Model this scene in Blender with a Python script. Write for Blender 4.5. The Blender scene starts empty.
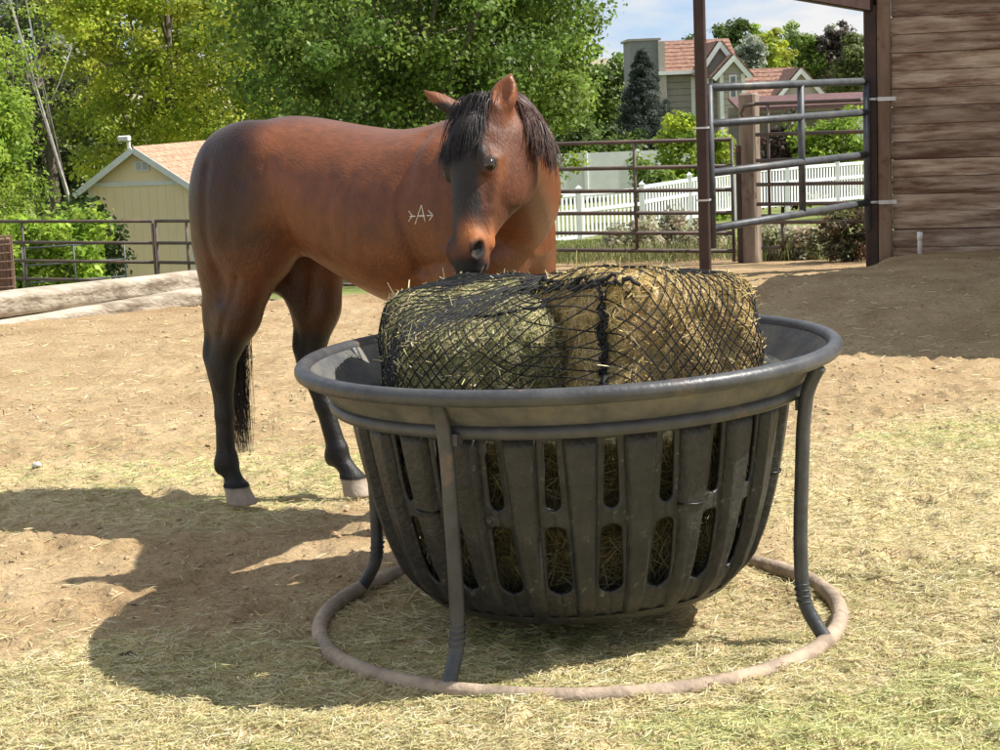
import bpy, math, random
import numpy as np
from mathutils import Vector, Matrix, noise as mnoise
from mathutils.bvhtree import BVHTree
rnd = random.Random(7)
rng = np.random.default_rng(11)
R = math.radians
PI = math.pi
scene = bpy.context.scene
col = scene.collection

# ------------------------------------------------------------------ camera
FPX, PITCH, ROLL, CAMH = 1800.0, R(8.75), R(2.4), 1.5      # focal length in px of a 1000 px wide frame
cam_data = bpy.data.cameras.new('camera')
cam_data.sensor_width = 36.0
cam_data.lens = FPX / 1000.0 * 36.0
cam_data.clip_start = 0.05
cam_data.clip_end = 5000
cam = bpy.data.objects.new('camera', cam_data)
col.objects.link(cam)
cam.matrix_world = (Matrix.Translation((0, 0, CAMH)) @ Matrix.Rotation(PI / 2 - PITCH, 4, 'X') @ Matrix.Rotation(-ROLL, 4, 'Z'))
scene.camera = cam

# ------------------------------------------------------------------ light
SUN = Vector((.65, -.05, .78)).normalized()               # direction towards the sun
sun_el = math.asin(SUN.z)
sun_az = math.atan2(SUN.x, SUN.y)                          # from +Y towards +X
sl = bpy.data.lights.new('sun', 'SUN')
sl.energy = 5.0
sl.angle = R(0.53)
sl.color = (1.0, .955, .88)
so = bpy.data.objects.new('sun', sl)
col.objects.link(so)
so.rotation_euler = SUN.to_track_quat('Z', 'Y').to_euler()
world = bpy.data.worlds.new('World')
scene.world = world
world.use_nodes = True
wn, wl = world.node_tree.nodes, world.node_tree.links
wn.clear()
wo = wn.new('ShaderNodeOutputWorld')
bg = wn.new('ShaderNodeBackground')
sky = wn.new('ShaderNodeTexSky')
sky.sky_type = 'NISHITA'
sky.sun_disc = False
sky.sun_elevation = sun_el
sky.sun_rotation = sun_az
sky.altitude = 1400
sky.air_density = 0.75
sky.dust_density = 0.05
sky.ozone_density = 2.0
bg.inputs['Strength'].default_value = 0.135
tcw = wn.new('ShaderNodeTexCoord')
mpw = wn.new('ShaderNodeMapping')
mpw.inputs['Scale'].default_value = (1.0, 1.0, 3.4)
mpw.inputs['Location'].default_value = (.31, .12, .2)
nzw = wn.new('ShaderNodeTexNoise')
nzw.inputs['Scale'].default_value = 9.0
nzw.inputs['Detail'].default_value = 9
nzw.inputs['Roughness'].default_value = .58
rpw = wn.new('ShaderNodeValToRGB')
rpw.color_ramp.elements[0].position = .42
rpw.color_ramp.elements[0].color = (.86, .86, .86, 1)
rpw.color_ramp.elements[1].position = .58
rpw.color_ramp.elements[1].color = (1, 1, 1, 1)
mxw = wn.new('ShaderNodeMix')
mxw.data_type = 'RGBA'
rcw = wn.new('ShaderNodeValToRGB')                         # thin high cloud to bright cumulus
rcw.color_ramp.elements[0].position = .40
rcw.color_ramp.elements[0].color = (.50, .66, .90, 1)
rcw.color_ramp.elements[1].position = .60
rcw.color_ramp.elements[1].color = (1.0, 1.0, 1.0, 1)
scw = wn.new('ShaderNodeVectorMath')
scw.operation = 'SCALE'
scw.inputs['Scale'].default_value = 4.1
wl.new(nzw.outputs['Fac'], rcw.inputs['Fac'])
wl.new(rcw.outputs['Color'], scw.inputs[0])
wl.new(scw.outputs['Vector'], mxw.inputs[7])
wl.new(tcw.outputs['Generated'], mpw.inputs['Vector'])
wl.new(mpw.outputs['Vector'], nzw.inputs['Vector'])
wl.new(nzw.outputs['Fac'], rpw.inputs['Fac'])
wl.new(rpw.outputs['Color'], mxw.inputs[0])
wl.new(sky.outputs['Color'], mxw.inputs[6])
wl.new(mxw.outputs[2], bg.inputs['Color'])
wl.new(bg.outputs['Background'], wo.inputs['Surface'])
vs = scene.view_settings
vs.view_transform = 'Standard'
vs.look = 'None'
vs.gamma = 1.0
vs.exposure = 0.70
scene.render.resolution_x, scene.render.resolution_y = 1024, 768

# ------------------------------------------------------------------ helpers
def ray(px, py):
    u, v = px - 500.0, 375.0 - py
    c, s = math.cos(ROLL), math.sin(ROLL)
    uu, vv = u * c + v * s, -u * s + v * c
    return Vector((uu, FPX * math.cos(PITCH) + vv * math.sin(PITCH), -FPX * math.sin(PITCH) + vv * math.cos(PITCH)))
def at(px, py, Y):                                         # the point at depth Y seen at a pixel
    d = ray(px, py)
    return Vector((0, 0, CAMH)) + d * (Y / d.y)
def proj(p):
    q = cam.matrix_world.inverted() @ Vector(p)
    return (500 + FPX * q.x / -q.z, 375 - FPX * q.y / -q.z)

def hash2(ix, iy, seed):
    n = (ix.astype(np.int64) * 374761393 + iy.astype(np.int64) * 668265263 + seed * 974634777) & 0x7fffffff
    n = ((n ^ (n >> 13)) * 1274126177) & 0x7fffffff
    return ((n ^ (n >> 16)) & 0xffff) / 65535.0
def vnoise(x, y, seed=0):
    x = np.asarray(x, float); y = np.asarray(y, float)
    ix, iy = np.floor(x), np.floor(y)
    fx, fy = x - ix, y - iy
    fx = fx * fx * (3 - 2 * fx); fy = fy * fy * (3 - 2 * fy)
    a, b = hash2(ix, iy, seed), hash2(ix + 1, iy, seed)
    c, d = hash2(ix, iy + 1, seed), hash2(ix + 1, iy + 1, seed)
    return (a * (1 - fx) + b * fx) * (1 - fy) + (c * (1 - fx) + d * fx) * fy
def fbm(x, y, seed=0, octv=4):
    s, a, t = 0, 1.0, 0
    for o in range(octv):
        s = s + a * vnoise(np.asarray(x) * 2 ** o, np.asarray(y) * 2 ** o, seed + o); t += a; a *= .5
    return s / t
def sstep(a, b, x):
    t = np.clip((np.asarray(x, float) - a) / (b - a), 0, 1)
    return t * t * (3 - 2 * t)

class MB:
    """collects shapes for ONE mesh object"""
    def __init__(s):
        s.v, s.f = [], []
    def add(s, vs_, fs_):
        o = len(s.v)
        s.v += [tuple(v) for v in vs_]
        s.f += [tuple(i + o for i in f) for f in fs_]
        return s
    def box(s, c, size, rot=None, taper=None):
        hx, hy, hz = size[0] / 2, size[1] / 2, size[2] / 2
        vv = [Vector((sx * hx, sy * hy, sz * hz)) for sz in (-1, 1) for sy in (-1, 1) for sx in (-1, 1)]
        if rot is not None:
            vv = [rot @ q for q in vv]
        c = Vector(c)
        return s.add([q + c for q in vv], [(0, 2, 3, 1), (4, 5, 7, 6), (0, 1, 5, 4), (2, 6, 7, 3), (0, 4, 6, 2), (1, 3, 7, 5)])
    def bevel_box(s, c, size, b, rot=None):
        hx, hy, hz = [q / 2 for q in size]
        b = min(b, hx * .9, hy * .9, hz * .9)
        ring = []
        for z, ins in ((-hz, b), (-hz + b, 0), (hz - b, 0), (hz, b)):
            x, y = hx - ins, hy - ins
            ring.append([(-x + b, -y, z), (x - b, -y, z), (x, -y + b, z), (x, y - b, z), (x - b, y, z), (-x + b, y, z), (-x, y - b, z), (-x, -y + b, z)])
        vv = [Vector(q) for r_ in ring for q in r_]
        if rot is not None:
            vv = [rot @ q for q in vv]
        c = Vector(c)
        ff = [tuple(range(7, -1, -1)), tuple(range(24, 32))]
        for i in range(3):
            for j in range(8):
                ff.append((i * 8 + j, i * 8 + (j + 1) % 8, (i + 1) * 8 + (j + 1) % 8, (i + 1) * 8 + j))
        return s.add([q + c for q in vv], ff)
    def tube(s, pts, rad, n=10, closed=False, caps=True):
        pts = [Vector(p) for p in pts]
        m = len(pts)
        if not hasattr(rad, '__len__'):
            rad = [rad] * m
        o = len(s.v)
        prev = None
        for i, p in enumerate(pts):
            if closed:
                t = pts[(i + 1) % m] - pts[i - 1]
            else:
                t = pts[min(i + 1, m - 1)] - pts[max(i - 1, 0)]
            if t.length < 1e-9:
                t = Vector((0, 0, 1))
            t.normalize()
            if prev is None:
                a = Vector((0, 0, 1)) if abs(t.z) < .9 else Vector((1, 0, 0))
                prev = (a - t * a.dot(t)).normalized()
            else:
                prev = prev - t * prev.dot(t)
                prev.normalize()
            b = t.cross(prev)
            for k in range(n):
                an = 2 * PI * k / n
                q = p + (prev * math.cos(an) + b * math.sin(an)) * rad[i]
                s.v.append(tuple(q))
        for i in range(m if closed else m - 1):
            j = (i + 1) % m
            for k in range(n):
                k2 = (k + 1) % n
                s.f.append((o + i * n + k, o + i * n + k2, o + j * n + k2, o + j * n + k))
        if caps and not closed:
            s.f.append(tuple(o + k for k in range(n - 1, -1, -1)))
            s.f.append(tuple(o + (m - 1) * n + k for k in range(n)))
        return s
    def bar(s, a, b, r, n=10):
        return s.tube([a, b], r, n)
    def lathe(s, prof, n=48, c=(0, 0, 0), closed=False):
        o = len(s.v)
        for (r_, z) in prof:
            for k in range(n):
                an = 2 * PI * k / n
                s.v.append((c[0] + r_ * math.cos(an), c[1] + r_ * math.sin(an), c[2] + z))
        m = len(prof)
        for i in range(m if closed else m - 1):
            j = (i + 1) % m
            for k in range(n):
                k2 = (k + 1) % n
                s.f.append((o + i * n + k, o + i * n + k2, o + j * n + k2, o + j * n + k))
        return s
    def prism(s, poly, ext):
        """polygon (3D points) pushed along ext"""
        n = len(poly)
        ext = Vector(ext)
        a = [Vector(p) for p in poly]
        b = [p + ext for p in a]
        return s.add(a + b, [tuple(range(n - 1, -1, -1)), tuple(range(n, 2 * n))] + [(i, (i + 1) % n, n + (i + 1) % n, n + i) for i in range(n)])
    def mesh(s, name, smooth=False):
        me = bpy.data.meshes.new(name)
        me.from_pydata(s.v, [], s.f)
        if smooth:
            me.polygons.foreach_set('use_smooth', [True] * len(me.polygons))
        me.update()
        return me
    def build(s, name, mat, parent=None, smooth=False):
        return link(name, s.mesh(name, smooth), mat, parent)

def link(name, me, mat, parent=None):
    if mat is not None and not me.materials:
        me.materials.append(mat)
    o = bpy.data.objects.new(name, me)
    col.objects.link(o)
    if parent is not None:
        o.parent = parent
    return o
def np_mesh(name, V, F, smooth=False, attr=None):
    """V (n,3), F (m,3 or 4) arrays, attr: dict name -> (n,4) colours"""
    me = bpy.data.meshes.new(name)
    V = np.asarray(V, np.float32); F = np.asarray(F, np.int32)
    k = F.shape[1]
    me.vertices.add(len(V)); me.vertices.foreach_set('co', V.ravel())
    me.loops.add(F.size); me.loops.foreach_set('vertex_index', F.ravel())
    me.polygons.add(len(F))
    me.polygons.foreach_set('loop_start', np.arange(len(F), dtype=np.int32) * k)
    me.update(calc_edges=True)
    if smooth:
        me.polygons.foreach_set('use_smooth', np.ones(len(F), bool))
    if attr:
        for nm, a in attr.items():
            ca = me.color_attributes.new(nm, 'FLOAT_COLOR', 'POINT')
            a = np.asarray(a, np.float32)
            if a.shape[1] == 3:
                a = np.c_[a, np.ones(len(a), np.float32)]
            ca.data.foreach_set('color', a.ravel())
    me.update()
    return me
def tag(o, label=None, cat=None, group=None, kind=None):
    if label: o['label'] = label
    if cat: o['category'] = cat
    if group: o['group'] = group
    if kind: o['kind'] = kind
    return o
def empty(name, loc=(0, 0, 0), rz=0):
    o = bpy.data.objects.new(name, None)
    o.location = loc
    o.rotation_euler = (0, 0, rz)
    o.empty_display_size = .2
    col.objects.link(o)
    return o
def copy_tree(o, parent=None):
    c = o.copy()
    col.objects.link(c)
    c.parent = parent
    for ch in list(o.children):
        copy_tree(ch, c)
    return c

# ------------------------------------------------------------------ materials
def mat(name, c1, c2=None, scale=8.0, rough=.7, bump=0.0, bscale=None, detail=5, c3=None, metal=0.0, stretch=None,
        attr=None, dstretch=None, spec=.4, dirt=None, dscale=3.0, lo=.35, hi=.65, coat=0, trans=0.0, dlo=.52, dhi=.68):
    m = bpy.data.materials.new(name)
    m.use_nodes = True
    n, l = m.node_tree.nodes, m.node_tree.links
    b = n['Principled BSDF']
    b.inputs['Roughness'].default_value = rough
    b.inputs['Metallic'].default_value = metal
    b.inputs['Specular IOR Level'].default_value = spec
    if coat:
        b.inputs['Coat Weight'].default_value = coat
    tc = n.new('ShaderNodeTexCoord')
    mp = n.new('ShaderNodeMapping')
    l.new(tc.outputs['Object'], mp.inputs['Vector'])
    if stretch:
        mp.inputs['Scale'].default_value = stretch
    nz = n.new('ShaderNodeTexNoise')
    nz.inputs['Scale'].default_value = scale
    nz.inputs['Detail'].default_value = detail
    nz.inputs['Roughness'].default_value = .6
    l.new(mp.outputs['Vector'], nz.inputs['Vector'])
    rp = n.new('ShaderNodeValToRGB')
    e = rp.color_ramp.elements
    e[0].position, e[1].position = lo, hi
    e[0].color = (*c1, 1)
    e[1].color = (*(c2 or c1), 1)
    if c3:
        q = e.new((lo + hi) / 2)
        q.color = (*c3, 1)
    l.new(nz.outputs['Fac'], rp.inputs['Fac'])
    out = rp.outputs['Color']
    if attr:
        at_ = n.new('ShaderNodeVertexColor')
        at_.layer_name = attr
        mx = n.new('ShaderNodeMix'); mx.data_type = 'RGBA'; mx.blend_type = 'MULTIPLY'
        mx.inputs[0].default_value = 1.0
        l.new(at_.outputs['Color'], mx.inputs[6]); l.new(out, mx.inputs[7])
        out = mx.outputs[2]
    if dirt:
        nd = n.new('ShaderNodeTexNoise')
        nd.inputs['Scale'].default_value = dscale
        nd.inputs['Detail'].default_value = 8
        nd.inputs['Roughness'].default_value = .68
        if dstretch:
            md = n.new('ShaderNodeMapping'); md.inputs['Scale'].default_value = dstretch
            l.new(tc.outputs['Object'], md.inputs['Vector']); l.new(md.outputs['Vector'], nd.inputs['Vector'])
        else:
            l.new(tc.outputs['Object'], nd.inputs['Vector'])
        rd = n.new('ShaderNodeValToRGB')
        rd.color_ramp.elements[0].position = dlo
        rd.color_ramp.elements[1].position = dhi
        l.new(nd.outputs['Fac'], rd.inputs['Fac'])
        mx = n.new('ShaderNodeMix'); mx.data_type = 'RGBA'
        l.new(rd.outputs['Color'], mx.inputs[0]); l.new(out, mx.inputs[6])
        mx.inputs[7].default_value = (*dirt, 1)
        out = mx.outputs[2]
    l.new(out, b.inputs['Base Color'])
    if bump:
        nb = n.new('ShaderNodeTexNoise')
        nb.inputs['Scale'].default_value = bscale or scale * 3
        nb.inputs['Detail'].default_value = 6
        l.new(mp.outputs['Vector'], nb.inputs['Vector'])
        bp = n.new('ShaderNodeBump')
        bp.inputs['Strength'].default_value = bump
        bp.inputs['Distance'].default_value = .02
        l.new(nb.outputs['Fac'], bp.inputs['Height'])
        l.new(bp.outputs['Normal'], b.inputs['Normal'])
    if trans:
        tr = n.new('ShaderNodeBsdfTranslucent')
        l.new(out, tr.inputs['Color'])
        ms = n.new('ShaderNodeMixShader')
        ms.inputs[0].default_value = trans
        l.new(b.outputs[0], ms.inputs[1]); l.new(tr.outputs[0], ms.inputs[2])
        l.new(ms.outputs[0], n['Material Output'].inputs['Surface'])
    return m

M = {}
M['ground'] = None
M['straw'] = mat('straw', (.8, .8, .8), (1, 1, 1), 30, .75, attr='Col', trans=.25, spec=.25)
M['leaf'] = mat('leaf', (.8, .8, .8), (1, 1, 1), 2, .5, attr='Col', trans=.5, spec=.3)
M['bark'] = mat('bark', (.09, .07, .055), (.2, .165, .13), 9, .95, .5, 20, stretch=(1, 1, .3))
M['pale_bark'] = mat('pale_bark', (.24, .225, .2), (.42, .40, .36), 7, .9, .3, 15)
M['tub'] = mat('tub_plastic', (.018, .0185, .019), (.036, .036, .034), 14, .46, .3, 60, dirt=(.17, .15, .115), dscale=42, dlo=.60, dhi=.72, spec=.4)
M['tub_in'] = mat('tub_inside', (.055, .058, .06), (.1, .1, .098), 10, .6, .2, 60, dirt=(.2, .18, .14), dscale=7, dlo=.4, dhi=.75)
M['pipe'] = mat('feeder_pipe', (.036, .038, .041), (.07, .07, .071), 12, .42, .12, 60, dirt=(.17, .105, .068), dscale=7, dlo=.6, dhi=.72, spec=.5)
M['ground_pipe'] = mat('dusty_pipe', (.24, .18, .13), (.42, .325, .24), 14, .8, .35, 50, dirt=(.52, .39, .27), dscale=6, dlo=.48, dhi=.68)
M['rope'] = mat('black_cord', (.006, .006, .007), (.015, .015, .015), 60, .7, .3, 300)
M['tie'] = mat('cable_tie', (.01, .01, .01), (.02, .02, .02), 30, .4)
M['rust'] = mat('brown_steel', (.036, .018, .014), (.058, .031, .023), 6, .6, .15, 40, dirt=(.13, .06, .03), dscale=5, dlo=.6)
M['galv'] = mat('galvanised_steel', (.058, .063, .07), (.10, .106, .115), 9, .5, .05, 40, metal=.2, dirt=(.13, .12, .105), dscale=4)
M['brownrail'] = mat('weathered_rail', (.062, .043, .036), (.11, .08, .066), 5, .6, .1, 30, dirt=(.16, .09, .055), dscale=2)
M['white'] = mat('white_vinyl', (.74, .75, .77), (.82, .82, .83), 3, .45)
M['white_paint'] = mat('white_paint', (.72, .72, .70), (.82, .82, .80), 6, .5)
M['clamp'] = mat('clamp_band', (.5, .5, .5), (.68, .68, .67), 20, .4, metal=.4)
M['log'] = mat('weathered_log', (.22, .175, .125), (.52, .46, .37), 8, .9, 1.0, 26, stretch=(.16, 1, 1), c3=(.42, .36, .28), dirt=(.2, .14, .095), dscale=4, dlo=.6, dhi=.75)
M['post'] = mat('old_timber', (.15, .09, .062), (.27, .18, .125), 6, .9, .6, 22, stretch=(1, 1, .18), dirt=(.09, .05, .035), dscale=6, dlo=.55)

# ------------------------------------------------------------------ terrain
PADA, PADB = (3.25, 15.35), (1.78, 12.95)
pdx, pdy = PADA[0] - PADB[0], PADA[1] - PADB[1]
pl = math.hypot(pdx, pdy); pdx /= pl; pdy /= pl
def terrain(x, y):
    x = np.asarray(x, float); y = np.asarray(y, float)
    zl = np.interp(y, [-50, 14.2, 15.6, 22, 40, 60, 100, 160, 300, 600, 1500], [0, 0, -1.05, -1.12, -2.3, -2.7, -3.2, -3.2, -1.5, 2, 6])
    zr = np.interp(y, [-50, 12.5, 19, 24, 45, 60, 100, 160, 300, 600, 1500], [0, 0, -.29, -.6, -2.2, -2.6, -3.0, -3.2, -1.5, 4.5, 10])
    L = 1 - sstep(-1.4, .6, x)
    z = zl * L + zr * (1 - L)
    dist = (x - PADB[0]) * pdy - (y - PADB[1]) * pdx         # to the right of the pad's edge is positive
    wob = (vnoise(x * 2.2, y * 2.2, 5) - .5) * .22
    along = (x - PADB[0]) * pdx + (y - PADB[1]) * pdy
    pad = sstep(-.03, .16, dist + wob) * sstep(-1.6, .2, along) * (1 - sstep(17, 19, y))
    z = z + .13 * pad * (1 - sstep(6, 9, x))
    return z
def terr1(x, y):
    return float(terrain(x, y))

xs = np.concatenate([-np.geomspace(6.0, 900, 46)[::-1], np.arange(-5.9, -2.4, .1), np.arange(-2.4, 2.6, .022), np.arange(2.6, 6.2, .06), np.geomspace(6.3, 900, 46)])
ys = np.concatenate([np.array([-60, -25, -10, -4, -1, 1, 2, 2.6]), np.arange(3.0, 8.6, .024), np.arange(8.6, 17, .06), np.arange(17.1, 30, .25), np.geomspace(30.5, 1400, 60)])
GX, GY = np.meshgrid(xs, ys)
GZ = terrain(GX, GY)
near = (1 - sstep(9, 24, np.hypot(GX, GY)))
mound = (fbm(GX * 1.1, GY * 1.1, 3, 3) - .5) * .05
clod = (fbm(GX * 7, GY * 7, 21, 4) - .5) * .035
fine = (vnoise(GX * 26, GY * 26, 33) - .5) * .014 + np.maximum(vnoise(GX * 16, GY * 16, 40) - .62, 0) * .06
dent = np.zeros_like(GX)
for k in range(190):                                        # hoof prints
    hx, hy = rng.uniform(-2.6, 2.9), rng.uniform(5.2, 11)
    if abs(hx) > hy * .3 + .2: continue
    a_ = rng.uniform(0, 3.1); jx = (ys > hy - .3) & (ys < hy + .3); ix = (xs > hx - .3) & (xs < hx + .3)
    bx, by = np.meshgrid(xs[ix] - hx, ys[jx] - hy)
    q = np.sqrt(((bx * math.cos(a_) + by * math.sin(a_)) / .075) ** 2 + ((-bx * math.sin(a_) + by * math.cos(a_)) / .06) ** 2)
    dent[np.ix_(jx, ix)] += rng.uniform(.012, .026) * (-np.exp(-q ** 4) + .55 * np.exp(-((q - 1.25) / .3) ** 2))
GZ = GZ + dent
GZn = GZ + near * (clod + fine) + mound * (1 - sstep(30, 60, GY))
under = np.exp(-(((GX - .207) / .8) ** 2 + ((GY - 5.07) / .8) ** 2) ** 2)
GZn = GZn - .012 * under
ny, nx = GX.shape
idx = np.arange(nx * ny).reshape(ny, nx)
GF = np.stack([idx[:-1, :-1], idx[:-1, 1:], idx[1:, 1:], idx[1:, :-1]], -1).reshape(-1, 4)
def ground_z(x, y):
    """height of the built ground, from its grid"""
    x = np.atleast_1d(np.asarray(x, float)); y = np.atleast_1d(np.asarray(y, float))
    i = np.clip(np.searchsorted(xs, x) - 1, 0, nx - 2); j = np.clip(np.searchsorted(ys, y) - 1, 0, ny - 2)
    fx = np.clip((x - xs[i]) / (xs[i + 1] - xs[i]), 0, 1); fy = np.clip((y - ys[j]) / (ys[j + 1] - ys[j]), 0, 1)
    return (GZn[j, i] * (1 - fx) + GZn[j, i + 1] * fx) * (1 - fy) + (GZn[j + 1, i] * (1 - fx) + GZn[j + 1, i + 1] * fx) * fy
# how much chopped hay lies where (0..1)
def hay_cover(x, y):
    x = np.asarray(x, float); y = np.asarray(y, float)
    n = fbm(x * .9, y * .9, 60, 3); n2 = fbm(x * 3.1, y * 3.1, 71, 3)
    front = 1 - sstep(4.7, 5.3, y + (n - .5) * 1.2)
    band = sstep(6.1, 6.5, y + (n - .5) * 1.3) * (1 - sstep(7.2, 8.0, y + (n - .5) * 1.2)) * .62
    right = sstep(.75, 1.05, x + (n - .5) * .8) * (1 - sstep(7.2, 8.6, y + (n - .5) * 1.6)) * .8
    ring = np.exp(-(((x - .2) / 1.0) ** 2 + ((y - 5.0) / .9) ** 2) ** 2) * .4
    far = .10 * (1 - sstep(11, 14, y))
    c = np.maximum.reduce([front, band, right, ring, far + 0 * x])
    bare = np.exp(-(((x + .95) / .75) ** 2 + ((y - 5.75) / .62) ** 2) ** 2)       # trodden earth left of the feeder
    c = c * (1 - .75 * bare)
    return np.clip(c * (.35 + 1.25 * n2), 0, 1)
HC = hay_cover(GX, GY)
grassy = np.maximum(sstep(19.6, 22, GY - .5 * (1.5 - GX)), sstep(15.0, 15.6, GY) * (1 - sstep(-1.4, .4, GX)))
GC = np.stack([HC, grassy, fbm(GX * .5, GY * .5, 90, 3), np.ones_like(HC)], -1).reshape(-1, 4)
gme = np_mesh('ground', np.stack([GX, GY, GZn], -1).reshape(-1, 3), GF, True, {'Zone': GC})

gm = bpy.data.materials.new('ground')
gm.use_nodes = True
n, l = gm.node_tree.nodes, gm.node_tree.links
b = n['Principled BSDF']; b.inputs['Roughness'].default_value = .95; b.inputs['Specular IOR Level'].default_value = .15
tc = n.new('ShaderNodeTexCoord')
def gnoise(scale, detail=6, rough=.62):
    q = n.new('ShaderNodeTexNoise'); q.inputs['Scale'].default_value = scale; q.inputs['Detail'].default_value = detail; q.inputs['Roughness'].default_value = rough
    l.new(tc.outputs['Object'], q.inputs['Vector']); return q
def gramp(src, stops):
    q = n.new('ShaderNodeValToRGB'); e = q.color_ramp.elements
    e[0].position, e[0].color = stops[0][0], (*stops[0][1], 1)
    e[1].position, e[1].color = stops[-1][0], (*stops[-1][1], 1)
    for p_, c_ in stops[1:-1]:
        k_ = e.new(p_); k_.color = (*c_, 1)
    l.new(src, q.inputs['Fac']); return q
def gmix(fac, a, b_, blend='MIX'):
    q = n.new('ShaderNodeMix'); q.data_type = 'RGBA'; q.blend_type = blend
    if isinstance(fac, float): q.inputs[0].default_value = fac
    else: l.new(fac, q.inputs[0])
    l.new(a, q.inputs[6]); l.new(b_, q.inputs[7]); return q.outputs[2]
soil = gramp(gnoise(2.3).outputs['Fac'], [(.3, (.27, .178, .092)), (.5, (.365, .256, .142)), (.7, (.43, .318, .19))])
fineg = gramp(gnoise(55, 5, .7).outputs['Fac'], [(.3, (.5, .48, .45)), (.5, (.95, .95, .95)), (.72, (1.22, 1.2, 1.15))])
spk = gramp(gnoise(160, 3, .7).outputs['Fac'], [(.32, (.62, .6, .58)), (.5, (1, 1, 1)), (.7, (1.15, 1.15, 1.12))])
dirtc = gmix(1.0, gmix(1.0, soil.outputs['Color'], fineg.outputs['Color'], 'MULTIPLY'), spk.outputs['Color'], 'MULTIPLY')
hayc = gramp(gnoise(38, 6, .75).outputs['Fac'], [(.3, (.32, .235, .12)), (.5, (.54, .435, .245)), (.7, (.68, .575, .36))])
grs = gramp(gnoise(1.3, 8, .7).outputs['Fac'], [(.3, (.08, .125, .03)), (.5, (.16, .19, .055)), (.72, (.32, .28, .14))])
vc = n.new('ShaderNodeVertexColor'); vc.layer_name = 'Zone'
sp = n.new('ShaderNodeSeparateColor'); l.new(vc.outputs['Color'], sp.inputs[0])
c1 = gmix(sp.outputs[0], dirtc, hayc.outputs['Color'])
c2 = gmix(sp.outputs[1], c1, grs.outputs['Color'])
l.new(c2, b.inputs['Base Color'])
bp = n.new('ShaderNodeBump'); bp.inputs['Strength'].default_value = .55; bp.inputs['Distance'].default_value = .012
l.new(gnoise(75, 6, .7).outputs['Fac'], bp.inputs['Height']); l.new(bp.outputs['Normal'], b.inputs['Normal'])
tag(link('ground', gme, gm), kind='structure')

# low dry hills behind everything
def hills(name, px0, px1, Y, zs, mt, seed):
    V, F = [], []
    nn = 90
    for i in range(nn):
        t = i / (nn - 1)
        x = px0 + (px1 - px0) * t
        z = zs[0] + (zs[1] - zs[0]) * (fbm(t * 6, seed * 3.3, seed, 4))
        for (dy, zz) in ((-120, -4), (-60, z * .55), (0, z), (120, z * .6), (200, -4)):
            V.append((x, Y + dy + 30 * vnoise(t * 9, dy, seed), zz))
    for i in range(nn - 1):
        for j in range(4):
            F.append((i * 5 + j, (i + 1) * 5 + j, (i + 1) * 5 + j + 1, i * 5 + j + 1))
    return tag(link(name, np_mesh(name, V, F, True), mt), kind='structure')
M['hill'] = mat('dry_hill', (.30, .235, .16), (.42, .345, .25), .05, .95, c3=(.26, .24, .14))
hills('hills', -500, 700, 640, (9, 20), M['hill'], 4)

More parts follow.
